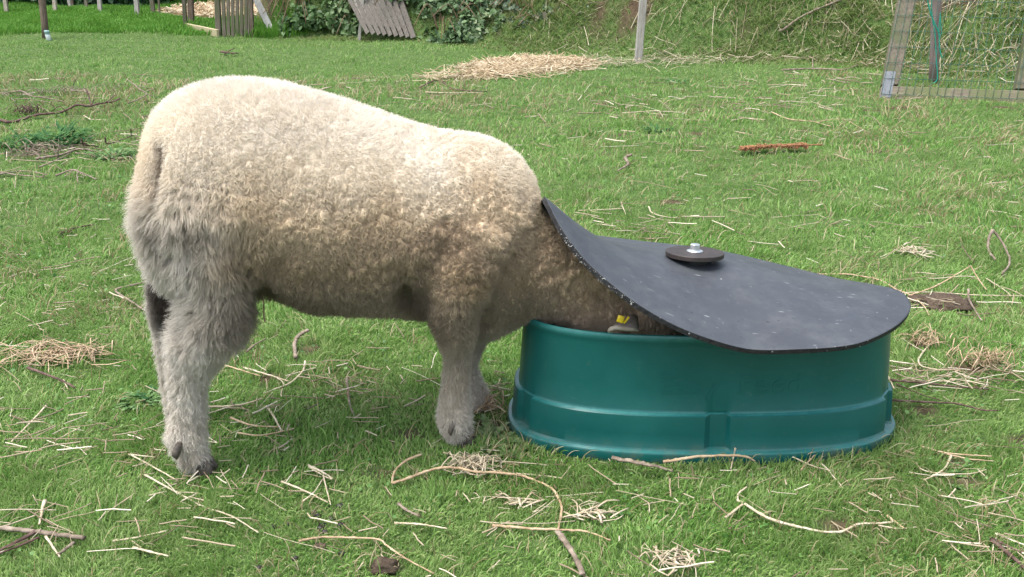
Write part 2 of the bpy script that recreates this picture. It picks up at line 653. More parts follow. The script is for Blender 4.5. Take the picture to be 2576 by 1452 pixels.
def build_rough_grass():
    # lush strip at the left, rough cover on the bank
    x, y = -7.6 + rng.random(135000) * 7.0, 9.7 + rng.random(135000) ** 1.2 * 5.0
    p = np.stack([x, y], 1)
    so, st = cover_masks(p)
    edge = 10.35 - 0.02 * x + 0.12 * vnoise(p, 2, 51)
    s = y - np.interp(x, FX, FY)
    k = (y > edge) & ((y < 11.9 + 0.12 * (x + 3.0)) | (x < -4.1)) & (rng.random(len(x)) > so * 1.2) & (rng.random(len(x)) > st * 1.1) & (s < 0.3) & (x < -1.3)
    x, y = x[k], y[k]
    n = len(x)
    tuft = 0.6 + 0.6 * sstep(-0.3, 0.6, vnoise(np.stack([x, y], 1), 2.6, 52))
    a, b = strands(x, y, np.where(y > 11.0, 0.055, 0.10) * tuft * (0.6 + 0.6 * rng.random(n)), 0.009 * (0.6 + 0.8 * rng.random(n)), 0.3 + 0.5 * rng.random(n), seed=3)
    M = fibre_mat('lush_blade', [(0, (0.07, 0.20, 0.02)), (0.5, (0.11, 0.27, 0.035)), (1, (0.17, 0.33, 0.06))], trans=0.35)
    o = curves_obj('long_grass', a, b, M)
    tag(o, 'lush bright green strip of long grass at the field edge, top left', 'grass', kind='stuff')
    # bank
    n = 215000
    x = -2.6 + rng.random(n) * 9.6
    s = rng.random(n) ** 0.85 * 3.4
    y = np.interp(x, FX, FY) + s
    p = np.stack([x, y], 1)
    so, st = cover_masks(p)
    k = (rng.random(n) > so * 0.8)
    x, y, s, p = x[k], y[k], s[k], p[k]
    n = len(x)
    L = (0.035 + 0.07 * rng.random(n)) * (0.6 + 0.8 * sstep(-0.5, 0.5, vnoise(p, 2.4, 55))) * (0.45 + 0.55 * sstep(0, 0.4, s))
    a, b = strands(x, y, L, 0.0065 * (0.5 + rng.random(n)), 0.7 + 0.5 * rng.random(n), seed=5, gust=0.15)
    # blades on the slope hang downhill, towards the field
    t = np.linspace(0, 1, 4)[None, :]
    a[:, :, 1] -= (L[:, None] * 0.25 * rng.random((n, 1))) * t ** 1.5
    M = fibre_mat('bank_blade', [(0, (0.09, 0.18, 0.04)), (0.4, (0.17, 0.28, 0.07)), (0.7, (0.25, 0.34, 0.115)), (0.86, (0.34, 0.33, 0.17)), (1, (0.44, 0.38, 0.25))],
                  patch=(0.16, 0.17, 0.06), trans=0.3, pscale=1.2)
    o = curves_obj('bank_grass', a, b, M)
    tag(o, 'rough tussocky grass over the bank behind the field', 'grass', kind='stuff')
    # dry stalks lying on the bank
    n = 6000
    x = -0.2 + rng.random(n) ** 0.7 * 5.0
    s = rng.random(n) * 3.0
    y = np.interp(x, FX, FY) + s
    L = 0.04 + 0.17 * rng.random(n) ** 2
    k = rng.random(n) < 0.30 + 0.70 * sstep(1.2, 3.0, x)
    x, y, L = x[k], y[k], L[k]
    n = len(x)
    a, b = lying(x, y, L, 0.0025 + 0.0035 * rng.random(n), k=4, wav=0.10, tilt=0.3, lift=0.04)
    M = fibre_mat('dry_stalk', [(0, (0.14, 0.11, 0.07)), (0.5, (0.30, 0.255, 0.16)), (1, (0.50, 0.45, 0.32))], trans=0.0)
    o = curves_obj('dry_stalks', a, b, M)
    tag(o, 'tangle of bleached dry stalks strewn over the bank', 'dead stalks', kind='stuff')


build_rough_grass()

STRAW_M = fibre_mat('straw', [(0, (0.12, 0.085, 0.052)), (0.45, (0.27, 0.21, 0.135)), (0.8, (0.40, 0.34, 0.24)), (1, (0.62, 0.56, 0.44))], trans=0.0, rough=0.55, spec=0.4)


def build_straw():
    P_, R_ = [], []
    n = 2500
    x, y = frustum_points(n, 1.15, 7.5, 0.75)
    p = np.stack([x, y], 1)
    k = (rng.random(n) < 0.35 + 0.65 * sstep(-0.2, 0.4, fbm(p, 1.6, 71))) & ~in_tub(x, y, 0.03)
    # keep clear of hooves
    x, y = x[k], y[k]
    n = len(x)
    L = (0.02 + 0.12 * rng.random(n) ** 2.8) * (1 + 0.13 * y)
    W = (0.0010 + 0.0020 * rng.random(n) ** 2) * (0.75 + 0.22 * y)
    a, b = lying(x, y, L, W)
    keep = ~in_tub(a[:, :, 0], a[:, :, 1], 0.012).any(1)
    P_.append(a[keep])
    R_.append(b[keep])
    # thin broken chaff
    n = 6400
    x, y = frustum_points(n, 1.15, 5.5, 0.9)
    p = np.stack([x, y], 1)
    k = rng.random(n) < 0.1 + 0.9 * sstep(0.0, 0.5, fbm(p, 3.2, 73))
    x, y = x[k], y[k]
    n = len(x)
    a, b = lying(x, y, 0.008 + 0.03 * rng.random(n), 0.0009 + 0.0012 * rng.random(n), tilt=0.2, lift=0.008)
    keep = ~in_tub(a[:, :, 0], a[:, :, 1], 0.012).any(1)
    P_.append(a[keep])
    R_.append(b[keep])
    # trodden straw gathered in patches of the photo: (px, py, spread x, spread y, n, length)
    for (px, py, sx, sy, n, ln) in ((40, 1100, .12, .10, 120, .09), (90, 1340, .10, .05, 50, .10), (300, 1170, .22, .10, 70, .08), (870, 960, .10, .07, 60, .09),
                                    (700, 1060, .12, .05, 55, .09), (1240, 1010, .03, .06, 50, .06), (2470, 960, .12, .04, 150, .10), (2330, 770, .14, .05, 70, .16),
                                    (1640, 590, .12, .06, 50, .12), (2420, 1290, .12, .08, 40, .10), (1900, 1160, .14, .015, 60, .11), (2540, 1400, .08, .04, 40, .09),
                                    (1700, 1420, .03, .02, 40, .05), (2100, 1240, .3, .10, 50, .10), (550, 1230, .07, .04, 45, .08), (160, 380, .25, .18, 110, .16),
                                    (1500, 270, .5, .25, 80, .16), (1900, 270, .5, .2, 90, .16), (2000, 215, .5, .2, 80, .16), (600, 1330, .14, .05, 30, .07)):
        g = G(px, py)
        x = g[0] + rng.standard_normal(n) * sx
        y = g[1] + rng.standard_normal(n) * sy
        n = n * 6 // 10
        x, y = x[:n], y[:n]
        a, b = lying(x, y, ln * (0.25 + 0.8 * rng.random(n)), (0.0009 + 0.0016 * rng.random(n)) * (0.75 + 0.22 * g[1]), tilt=0.12, lift=0.012)
        keep = ~in_tub(a[:, :, 0], a[:, :, 1], 0.012).any(1)
        P_.append(a[keep])
        R_.append(b[keep])
    o = curves_obj('straw_litter', np.concatenate(P_), np.concatenate(R_), STRAW_M)
    tag(o, 'pale broken straw stalks scattered all over the turf', 'straw', kind='stuff')
    # the heap of bedding straw in the middle distance
    n = 7000
    g = G(1310, 172)
    u, w = rng.standard_normal(n), rng.standard_normal(n)
    x = g[0] + 0.33 * u - 0.02
    y = g[1] + 0.27 * w + 0.20 * u
    rr = (u / 1.4) ** 2 + (w / 1.4) ** 2
    nm = fbm(np.stack([x, y], 1), 2.4, 75)
    k = (rr < 1.3 + 0.8 * rng.standard_normal(n)) & (nm > -0.28 + 0.12 * rng.standard_normal(n))
    x, y, rr = x[k], y[k], rr[k]
    n = len(x)
    a, b = lying(x, y, 0.06 + 0.16 * rng.random(n), 0.0030 + 0.0025 * rng.random(n), tilt=0.25, lift=0.005, wav=0.2)
    a[:, :, 2] += (0.045 * np.exp(-rr * 0.9) * rng.random(n))[:, None]
    M = fibre_mat('bedding_straw', [(0, (0.24, 0.17, 0.10)), (0.4, (0.44, 0.34, 0.21)), (0.8, (0.55, 0.45, 0.30)), (1, (0.68, 0.60, 0.46))], trans=0.0, rough=0.6)
    o = curves_obj('straw_heap', a, b, M)
    tag(o, 'flattened heap of golden bedding straw on the grass at the foot of the bank', 'straw', kind='stuff')
    # mulch strip
    n = 4200
    x = -4.4 + rng.random(n) * 3.2
    y = 12.0 + rng.random(n) * 2.6
    so, st = cover_masks(np.stack([x, y], 1))
    k = rng.random(n) < st
    x, y = x[k], y[k]
    n = len(x)
    a, b = lying(x, y, 0.08 + 0.18 * rng.random(n), 0.007 + 0.008 * rng.random(n), tilt=0.3, lift=0.02)
    o = curves_obj('mulch', a, b, M)
    tag(o, 'pale straw mulch strewn behind the far fence posts', 'mulch', kind='stuff')


build_straw()

# ------------------------------------------------------------------ mineral feeder: oval tub with a rubber lid bolted on top
def superell(a, b, n, th):
    c, s = np.cos(th), np.sin(th)
    return np.stack([a * np.sign(c) * np.abs(c) ** (2 / n), b * np.sign(s) * np.abs(s) ** (2 / n)], -1)


def ring_param(a, b, n, k):
    """k points evenly spaced along a superellipse"""
    th = np.linspace(0, 2 * math.pi, 4001)
    p = superell(a, b, n, th)
    s = np.concatenate([[0], np.cumsum(np.linalg.norm(np.diff(p, axis=0), axis=1))])
    u = np.linspace(0, s[-1], k + 1)[:-1]
    return np.interp(u, s, th)


TUB_A, TUB_B, TUB_N = 0.422, 0.201, 2.6
TUB_Z = 0.266
feeder = empty('mineral_feeder', (TUB_C[0], TUB_C[1], 0), 'oval green plastic feeding tub with a black rubber lid, the sheep eating from it', 'feeder')


def tub_mat():
    m = Mat('green_plastic', 0.33, 0.5)
    v = m.coord('Object')
    n1 = m.noise(v, 5, 5, 0.6)
    c = m.ramp(n1, [(0.3, (0.002, 0.070, 0.066)), (0.7, (0.003, 0.094, 0.086))])
    v2 = m.coord('Object', (6, 6, 90))
    sc = m.ramp(m.noise(v2, 6, 6, 0.8), [(0.66, 0.0), (0.78, 1.0)])
    c = m.mix(m.math('MULTIPLY', sc, 0.12), c, (0.10, 0.26, 0.24))
    v3 = m.coord('Object', (1, 1, 1))
    du = m.ramp(m.noise(v3, 60, 4, 0.7), [(0.60, 0.0), (0.75, 1.0)])
    c = m.mix(m.math('MULTIPLY', du, 0.10), c, (0.20, 0.22, 0.16))
    # chalky scuffs and painted highlight lines on the moulded ridges
    wa = m.n('ShaderNodeAttribute', attribute_name='scuff_highlight')
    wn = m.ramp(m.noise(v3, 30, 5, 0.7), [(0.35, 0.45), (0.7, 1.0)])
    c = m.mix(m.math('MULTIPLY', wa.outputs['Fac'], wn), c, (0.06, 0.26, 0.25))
    # splashed mud near the ground
    geo = m.n('ShaderNodeNewGeometry')
    sx = m.n('ShaderNodeSeparateXYZ')
    m.l(geo.outputs['Position'], sx.inputs[0])
    low = m.math('SUBTRACT', 1.0, m.math('MULTIPLY', sx.outputs[2], 22.0), True)
    mud = m.ramp(m.noise(v3, 22, 5, 0.7), [(0.45, 0.0), (0.62, 1.0)])
    mud = m.math('MULTIPLY', m.math('MULTIPLY', low, mud), 0.6)
    c = m.mix(mud, c, (0.12, 0.11, 0.07))
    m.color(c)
    m.l(m.ramp(n1, [(0.3, 0.28), (0.7, 0.42)]), m.b.inputs['Roughness'])
    m.bump(m.noise(v3, 220, 3, 0.5), 0.06, 0.002)
    return m.m


def build_tub():
    K = 360
    th = ring_param(TUB_A, TUB_B, TUB_N, K)
    base = superell(1.0, 1.0, TUB_N, th)
    # (inset, z) up the outside, over the rolled rim, down the inside
    prof = [(0.004, -0.012), (0.0, 0.004), (0.0, 0.019), (0.0015, 0.0225), (0.008, 0.025), (0.0105, 0.030), (0.012, 0.060), (0.0142, 0.094), (0.0152, 0.099), (0.019, 0.1015),
            (0.0235, 0.103), (0.0255, 0.108), (0.028, 0.16), (0.031, 0.20), (0.0335, 0.240), (0.034, 0.252), (0.0325, 0.257), (0.0325, 0.262), (0.034, TUB_Z),
            (0.037, 0.2675), (0.040, TUB_Z), (0.0415, 0.256), (0.040, 0.12), (0.034, 0.03), (0.06, 0.02), (0.20, 0.02)]
    # vertical flutes let into the lower band
    ribs = []
    pxy = superell(TUB_A, TUB_B, TUB_N, th)
    for gx, side in ((-0.400, -1), (0.004, -1), (0.40, -1), (-0.385, 1), (0.035, 1), (0.40, 1)):
        d = np.abs(pxy[:, 0] - gx) + (np.sign(pxy[:, 1]) != side) * 9
        ribs.append(int(np.argmin(d)))
    step = np.linalg.norm(np.roll(pxy, -1, 0) - pxy, axis=1).mean()
    V = []
    for j, (ins, z) in enumerate(prof):
        ii = np.full(K, ins)
        zz = np.full(K, z)
        if 4 <= j <= 10:
            for r in ribs:
                dd = (np.arange(K) - r + K // 2) % K - K // 2
                dist = dd * step
                w = sstep(-0.030, -0.018, dist) * (1 - sstep(0.018, 0.024, dist))
                ii = ii + w * 0.009 * (1 if 5 <= j <= 8 else 0.5)
        a, b = TUB_A - ii, TUB_B - ii
        V.append(np.stack([TUB_C[0] + base[:, 0] * a, TUB_C[1] + base[:, 1] * b, zz], 1))
    # floor fan
    V = np.concatenate(V)
    F = []
    m = len(prof)
    for j in range(m - 1):
        for k in range(K):
            k2 = (k + 1) % K
            F.append((j * K + k, j * K + k2, (j + 1) * K + k2, (j + 1) * K + k))
    V = np.vstack([V, [[TUB_C[0], TUB_C[1], 0.02]]])
    for k in range(K):
        F.append(((m - 1) * K + k, (m - 1) * K + (k + 1) % K, m * K))
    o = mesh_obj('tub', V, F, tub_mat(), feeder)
    o.data.set_sharp_from_angle(angle=R(24))
    scuff_highlight = np.zeros(len(V))
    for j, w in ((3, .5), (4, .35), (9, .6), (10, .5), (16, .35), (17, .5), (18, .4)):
        scuff_highlight[j * K:(j + 1) * K] = w
    wa = o.data.attributes.new('scuff_highlight', 'FLOAT', 'POINT')
    wa.data.foreach_set('value', scuff_highlight.astype(np.float32))
    return o


TUB = build_tub()


def build_letters(word, x0):
    """faint raised moulding of the maker's lettering on the near wall"""
    cu = bpy.data.curves.new('lettering', 'FONT')
    cu.body = word
    cu.size = 0.062
    cu.extrude = 0.0004
    cu.space_character = 1.12
    tmp = bpy.data.objects.new('lettering_source', cu)
    COL.objects.link(tmp)
    dg = bpy.context.evaluated_depsgraph_get()
    me = bpy.data.meshes.new_from_object(tmp.evaluated_get(dg))
    v = np.array([q.co[:] for q in me.vertices])
    f = [tuple(p.vertices) for p in me.polygons]
    bpy.data.objects.remove(tmp)
    bm = bmesh.new()
    bm.from_mesh(me)
    bmesh.ops.triangulate(bm, faces=bm.faces)
    bmesh.ops.subdivide_edges(bm, edges=[e for e in bm.edges if e.calc_length() > 0.008], cuts=3)
    v = np.array([q.co[:] for q in bm.verts])
    f = [tuple(x.index for x in p.verts) for p in bm.faces]
    bm.free()
    X = x0 + v[:, 0]
    z = 0.145 + v[:, 1] * 0.95
    ins = np.interp(z, [0.12, 0.16, 0.20, 0.24], [0.0255, 0.028, 0.031, 0.0335])
    a, b = TUB_A - ins, TUB_B - ins
    yy = TUB_C[1] - b * (1 - np.abs((X - TUB_C[0]) / a) ** TUB_N) ** (1 / TUB_N) - 0.0006 - np.maximum(v[:, 2], 0) * 1.0
    o = mesh_obj('lettering', np.stack([X, yy, z], 1), f, TUB.data.materials[0], TUB, smooth=False)
    return o


build_letters('Easy', 0.295)
build_letters('Feed', 0.455)

# ---- lid outline measured on the photograph, set on an oval plan and lifted to its height
LFRONT = [(1373, 502), (1398, 550), (1424, 594), (1475, 658), (1537, 714), (1598, 760), (1664, 801), (1731, 834), (1807, 860), (1884, 878), (2012, 889), (2088, 883), (2165, 862), (2226, 837), (2272, 806), (2292, 770)]
LBACK = [(2262, 740), (2190, 718), (2113, 702), (2037, 684), (1935, 658), (1822, 632), (1731, 618), (1629, 607), (1526, 594), (1450, 584)]
LXC, LYC, LAR, LAL, LBF, LBB, LN = 0.41, 2.05, 0.462, 0.362, 0.255, 0.225, 2.25


def lid_pt(px, py, front):
    D = 1.9 if front else 2.25
    for _ in range(60):
        q = P(px, py, D)
        dx = q[0] - LXC
        A = LAR if dx > 0 else LAL
        r = max(0.0, 1 - min(1, abs(dx / A)) ** LN) ** (1 / LN)
        Dn = LYC - LBF * r if front else LYC + LBB * r
        D = 0.5 * D + 0.5 * Dn
    return P(px, py, D)


lf = [lid_pt(x, y, True) for x, y in LFRONT[:-3]] + [P(2226, 837, 1.875), P(2272, 806, 1.94), P(2292, 770, 2.02)]
lb = [lid_pt(x, y, False) for x, y in LBACK]
LEFT = [np.array([0.086, 2.16, 0.432]), np.array([0.062, 2.075, 0.488])]
LOOP = np.array(lf + lb + LEFT)
LOOP[:, 2] = np.maximum(LOOP[:, 2], 0.279)
LCEN = np.array([0.398, 2.095, 0.360])


def tps_fit(p, z, lam=2e-5):
    d = np.linalg.norm(p[:, None] - p[None], axis=2)
    K = np.where(d > 0, d * d * np.log(np.maximum(d, 1e-9)), 0) + lam * np.eye(len(p))
    Q = np.hstack([np.ones((len(p), 1)), p])
    A = np.block([[K, Q], [Q.T, np.zeros((3, 3))]])
    return np.linalg.solve(A, np.concatenate([z, np.zeros(3)]))


_cen = [LCEN + np.array([dx, dy, dz]) for dx, dy, dz in ((0, 0, 0), (0.05, 0, -0.004), (-0.05, 0, 0.006), (0, 0.05, -0.006), (0, -0.05, -0.004))]
_lp = np.vstack([LOOP, _cen])
_lc = tps_fit(_lp[:, :2], _lp[:, 2])


def lid_z(xy):
    d = np.linalg.norm(xy[:, None] - _lp[None, :, :2], axis=2)
    K = np.where(d > 0, d * d * np.log(np.maximum(d, 1e-9)), 0)
    n = len(_lp)
    return K @ _lc[:n] + _lc[n] + xy @ _lc[n + 1:n + 3]


def build_lid():
    loop = cr(np.vstack([LOOP, LOOP[:1]]), 8)[:-1]
    for _ in range(3):
        loop = 0.25 * np.roll(loop, 1, 0) + 0.5 * loop + 0.25 * np.roll(loop, -1, 0)
    K = 220
    s = np.concatenate([[0], np.cumsum(np.linalg.norm(np.diff(np.vstack([loop, loop[:1]]), axis=0), axis=1))])
    cl = np.vstack([loop, loop[:1]])
    u = np.linspace(0, s[-1], K + 1)[:-1]
    loop = np.stack([np.interp(u, s, cl[:, i]) for i in range(3)], 1)
    rad = np.concatenate([np.linspace(0.02, 0.9, 40), [0.94, 0.97, 0.99, 1.0]])
    T = 0.0095
    top = []
    for r in rad:
        xy = LCEN[:2] + (loop[:, :2] - LCEN[:2]) * r
        z = lid_z(xy)
        z = z + 0.0015 * vnoise(xy, 9, 81)
        top.append(np.column_stack([xy, z]))
    top = np.array(top)                  # (nr, K, 3)
    # surface normals for the thickness
    du = np.roll(top, -1, 1) - np.roll(top, 1, 1)
    dr = np.gradient(top, axis=0)
    nr = unit(np.cross(dr, du))
    if nr[..., 2].mean() < 0:
        nr = -nr
    bot = top - nr * T
    bev = top[-1] - nr[-1] * 0.0008 + 0
    edge_top = top[-1].copy()
    V = [LCEN * [1, 1, 0] + [0, 0, lid_z(LCEN[None, :2])[0]]]
    V = np.vstack([V, top.reshape(-1, 3), bot.reshape(-1, 3), [V[0] - np.array([0, 0, T])]])
    n = len(rad)
    F = []
    t0, b0 = 1, 1 + n * K
    for k in range(K):
        k2 = (k + 1) % K
        F.append((0, t0 + k, t0 + k2))
        F.append((len(V) - 1, b0 + k2, b0 + k))
        for j in range(n - 1):
            F.append((t0 + j * K + k, t0 + (j + 1) * K + k, t0 + (j + 1) * K + k2, t0 + j * K + k2))
            F.append((b0 + j * K + k, b0 + j * K + k2, b0 + (j + 1) * K + k2, b0 + (j + 1) * K + k))
        F.append((t0 + (n - 1) * K + k, b0 + (n - 1) * K + k, b0 + (n - 1) * K + k2, t0 + (n - 1) * K + k2))
    m = Mat('black_rubber', 0.42, 0.5)
    v = m.coord('Object')
    n1 = m.noise(v, 7, 5, 0.65)
    c = m.ramp(n1, [(0.3, (0.030, 0.035, 0.043)), (0.7, (0.043, 0.049, 0.058))])
    v2 = m.coord('Object', (14, 60, 14))
    s1 = m.ramp(m.noise(v2, 3.0, 3, 0.6), [(0.70, 0.0), (0.735, 1.0)])
    v2b = m.coord('Object', (30, 14, 14))
    s1b = m.ramp(m.noise(v2b, 2.2, 3, 0.6), [(0.70, 0.0), (0.76, 1.0)])
    c = m.mix(m.math('MULTIPLY', s1, 0.4), c, (0.35, 0.37, 0.38))
    c = m.mix(m.math('MULTIPLY', s1b, 0.20), c, (0.30, 0.32, 0.30))
    vv = m.coord('Object', (1, 1, 1))
    dust = m.ramp(m.noise(vv, 16, 6, 0.75), [(0.45, 0.0), (0.75, 1.0)])
    c = m.mix(m.math('MULTIPLY', dust, 0.22), c, (0.16, 0.165, 0.16))
    for k_, (sc_, rot, th0, cc, am) in enumerate((((30, 130, 30), 0.5, 0.965, (0.40, 0.42, 0.42), 0.5), ((22, 150, 22), 0.15, 0.955, (0.30, 0.32, 0.31), 0.4), ((160, 45, 60), 0.9, 0.98, (0.42, 0.44, 0.44), 0.4), ((110, 110, 110), 0, 0.975, (0.4, 0.4, 0.38), 0.6), ((60, 140, 60), 0.1, 0.90, (0.008, 0.008, 0.01), 0.9))):
        tc = m.n('ShaderNodeTexCoord')
        mp_ = m.n('ShaderNodeMapping')
        mp_.inputs['Scale'].default_value = sc_
        mp_.inputs['Rotation'].default_value = (0, 0, rot)
        mp_.inputs['Location'].default_value = (k_ * 3.3, 1.7 * k_, 0)
        m.l(tc.outputs['Object'], mp_.inputs[0])
        vo = m.n('ShaderNodeTexVoronoi', feature='F1')
        vo.inputs['Scale'].default_value = 1.0
        m.l(mp_.outputs[0], vo.inputs['Vector'])
        hit = m.ramp(vo.outputs['Distance'], [(0.12, 1.0), (0.26, 0.0)])
        sp_ = m.n('ShaderNodeSeparateColor')
        m.l(vo.outputs['Color'], sp_.inputs[0])
        sel = m.ramp(sp_.outputs[0], [(th0, 0.0), (th0 + 0.008, 1.0)])
        gt_ = m.ramp(m.noise(m.coord('Object', (1, 1, 1)), 7 + k_, 3), [(0.47, 0.0), (0.56, 1.0)])
        c = m.mix(m.math('MULTIPLY', m.math('MULTIPLY', m.math('MULTIPLY', hit, gt_), sel), am), c, cc)
    pits = m.ramp(m.noise(m.coord('Object', (30, 60, 30)), 2.6, 2, 0.5), [(0.22, 1.0), (0.28, 0.0)])
    c = m.mix(pits, c, (0.004, 0.004, 0.005))
    m.color(c)
    m.l(m.ramp(m.noise(vv, 9, 5, 0.7), [(0.3, 0.46), (0.7, 0.62)]), m.b.inputs['Roughness'])
    m.bump(m.noise(vv, 300, 3, 0.6), 0.08, 0.001)
    o = mesh_obj('rubber_lid', V, F, m.m, feeder)
    # cut edge with white canvas threads showing
    me = Mat('rubber_edge', 0.7, 0.3)
    ve = me.coord('Object')
    vor = me.n('ShaderNodeTexVoronoi', feature='F1')
    vor.inputs['Scale'].default_value = 75
    me.l(ve, vor.inputs['Vector'])
    dots = me.ramp(vor.outputs['Distance'], [(0.10, 1.0), (0.17, 0.0)])
    gate = me.ramp(me.noise(ve, 14, 4, 0.7), [(0.44, 0.0), (0.56, 1.0)])
    me.color(me.mix(me.math('MULTIPLY', dots, gate), me.ramp(me.noise(ve, 90, 4), [(0.3, (0.008, 0.008, 0.009)), (0.7, (0.03, 0.03, 0.032))]), (0.55, 0.55, 0.52)))
    me.bump(me.noise(ve, 160, 4, 0.7), 0.8, 0.003)
    # the edge faces take the second material slot
    o.data.materials.append(me.m)
    idx = [i for i, p in enumerate(o.data.polygons) if len(p.vertices) == 4 and min(p.vertices) >= t0 + (n - 1) * K and max(p.vertices) >= b0 + (n - 1) * K and min(p.vertices) < b0]
    for i in idx:
        o.data.polygons[i].material_index = 1
        o.data.polygons[i].use_smooth = False
    # frayed threads standing out of the edge where the neck rubs
    ne = 70
    kk = rng.integers(int(K * 0.035), int(K * 0.13), ne)
    k2 = (kk + 1) % K
    t = rng.random((ne, 1))
    roots = top[-1][kk] * (1 - t) + top[-1][k2] * t - nr[-1][kk] * (T * rng.random((ne, 1)))
    out = unit((loop[kk] - LCEN) * [1, 1, 0.2]) + 0.6 * rng.standard_normal((ne, 3))
    Ls = 0.0015 + 0.004 * rng.random((ne, 1)) ** 2
    pos = np.stack([roots, roots + unit(out) * Ls * 0.5, roots + unit(out + 0.6 * rng.standard_normal((ne, 3))) * Ls], 1)
    M = fibre_mat('canvas_thread', [(0, (0.3, 0.3, 0.28)), (1, (0.6, 0.6, 0.57))], trans=0)
    th_ = curves_obj('loose_threads', pos, np.full((ne, 3), 0.00035), M, None)
    th_.parent = o
    th_.location = tuple(-np.array(feeder.location))
    # pressure plate, boss, washer and bolt
    tilt = R(-5.5)
    pc = P(1748, 633, 2.10)
    from mathutils import Matrix
    M3 = np.array(Matrix.Rotation(tilt, 3, 'X') @ Matrix.Rotation(R(1.5), 3, 'Y'))

    def disc(prof, k, name, mat, flatf=True):
        V, F = [], []
        for (r, z) in prof:
            a = np.linspace(0, 2 * math.pi, k + 1)[:-1] + 0.26
            V.append(np.stack([r * np.cos(a), r * np.sin(a), np.full(k, z)], 1))
        V = np.concatenate(V) @ M3.T + pc
        n = len(prof)
        for j in range(n - 1):
            for q in range(k):
                q2 = (q + 1) % k
                F.append((j * k + q, j * k + q2, (j + 1) * k + q2, (j + 1) * k + q))
        F.append(tuple(range(k))[::-1])
        F.append(tuple((n - 1) * k + q for q in range(k)))
        ob = mesh_obj(name, V, F, mat, o, smooth=not flatf)
        return ob
    mp = Mat('rusty_steel', 0.55, 0.5)
    vp = mp.coord('Object')
    mp.color(mp.ramp(mp.noise(vp, 30, 5, 0.7), [(0.3, (0.022, 0.018, 0.017)), (0.7, (0.055, 0.042, 0.038))]))
    mp.b.inputs['Metallic'].default_value = 0.3
    mp.bump(mp.noise(vp, 120, 4), 0.3, 0.001)
    disc([(0.060, -0.0098), (0.0618, -0.009), (0.0618, -0.0008), (0.061, 0.0)], 96, 'pressure_plate', mp.m)
    mb_ = Mat('dark_boss', 0.5, 0.4).color((0.006, 0.006, 0.007))
    disc([(0.030, -0.050), (0.030, -0.024), (0.030, -0.016), (0.030, -0.0098)], 64, 'spacer_ring', mb_.m, False)
    mz = Mat('zinc', 0.38, 0.5)
    mz.b.inputs['Metallic'].default_value = 0.85
    mz.color(mz.ramp(mz.noise(mz.coord('Object'), 80, 4, 0.7), [(0.3, (0.42, 0.45, 0.46)), (0.7, (0.70, 0.73, 0.74))]))
    disc([(0.0175, 0.0002), (0.0178, 0.001), (0.017, 0.0025), (0.012, 0.0042)], 48, 'bolt_washer', mz.m, False)
    disc([(0.0112, 0.004), (0.0112, 0.0150), (0.0100, 0.0165)], 6, 'bolt_head', mz.m)
    return o


LID = build_lid()

# ------------------------------------------------------------------ sheep
def axisD(X):
    return 2.055 + 0.19 * X


SLICES = [  # px, py top, py bottom, half width (m)
    (386, 440, 590, 0.05), (396, 365, 640, 0.092), (408, 318, 680, 0.122), (424, 286, 705, 0.145), (448, 258, 715, 0.165), (495, 231, 725, 0.182), (552, 216, 732, 0.19), (620, 211, 733, 0.195), (700, 219, 756, 0.2), (800, 243, 778, 0.204), (900, 273, 785, 0.204), (1000, 307, 788, 0.2), (1100, 335, 796, 0.192), (1180, 345, 813, 0.18), (1240, 358, 819, 0.162), (1288, 383, 815, 0.142), (1320, 414, 795, 0.120), (1340, 452, 770, 0.100), (1352, 498, 735, 0.07)]


def closed_loft(rings):
    """rings (n, k, 3): tube closed with fans"""
    n, k, _ = rings.shape
    V = np.vstack([rings.reshape(-1, 3), rings[0].mean(0)[None], rings[-1].mean(0)[None]])
    F = []
    for j in range(n - 1):
        for q in range(k):
            q2 = (q + 1) % k
            F.append((j * k + q, j * k + q2, (j + 1) * k + q2, (j + 1) * k + q))
    for q in range(k):
        q2 = (q + 1) % k
        F.append((n * k, q2, q))
        F.append((n * k + 1, (n - 1) * k + q, (n - 1) * k + q2))
    return V, F


def limb(chain, k=24, per=5):
    """chain of (px, py, D, radius[, depth factor]) -> closed tube with rounded ends"""
    c = [np.concatenate([P(q[0], q[1], q[2]), [q[3], q[4] if len(q) > 4 else 1.0]]) for q in chain]
    c = cr(np.array(c), per)
    pts, rad, df = c[:, :3], c[:, 3], c[:, 4]
    tan = unit(np.gradient(pts, axis=0))
    rings = []
    for i in range(len(pts)):
        s = unit(np.cross(tan[i], np.array([0, 1.0, 0])))
        u = unit(np.cross(s, tan[i]))
        a = np.linspace(0, 2 * math.pi, k + 1)[:-1]
        rings.append(pts[i] + (s * np.cos(a)[:, None] + u * (np.sin(a) * df[i])[:, None]) * rad[i])
    r0 = pts[0] + (rings[0] - pts[0]) * 0.5 - tan[0] * rad[0] * 0.6
    r1 = pts[-1] + (rings[-1] - pts[-1]) * 0.55 + tan[-1] * rad[-1] * 0.5
    return closed_loft(np.array([r0] + rings + [r1]))


def body_loft():
    sl = cr(np.array(SLICES, float), 4)
    rings = []
    for (px, yt, yb, w) in sl:
        X = (px - 1288) / FPX * 2.15
        for _ in range(6):
            D = axisD(X)
            X = P(px, 0.5 * (yt + yb), D)[0]
        zt = P(px, yt, D + 0.01)[2]
        zb = P(px, yb, D - 0.02)[2]
        a = np.linspace(0, 2 * math.pi, 49)[:-1]
        e = superell(1, 1, 2.25, a)
        zc = 0.5 * (zt + zb)
        hz = 0.5 * (zt - zb) 
        # widest a little below the middle
        rings.append(np.stack([np.full(48, X), D + e[:, 0] * w * (1 - 0.08 * e[:, 1] - 0.26 * np.maximum(0, -e[:, 1])), zc + e[:, 1] * hz], 1))
    return closed_loft(np.array(rings))


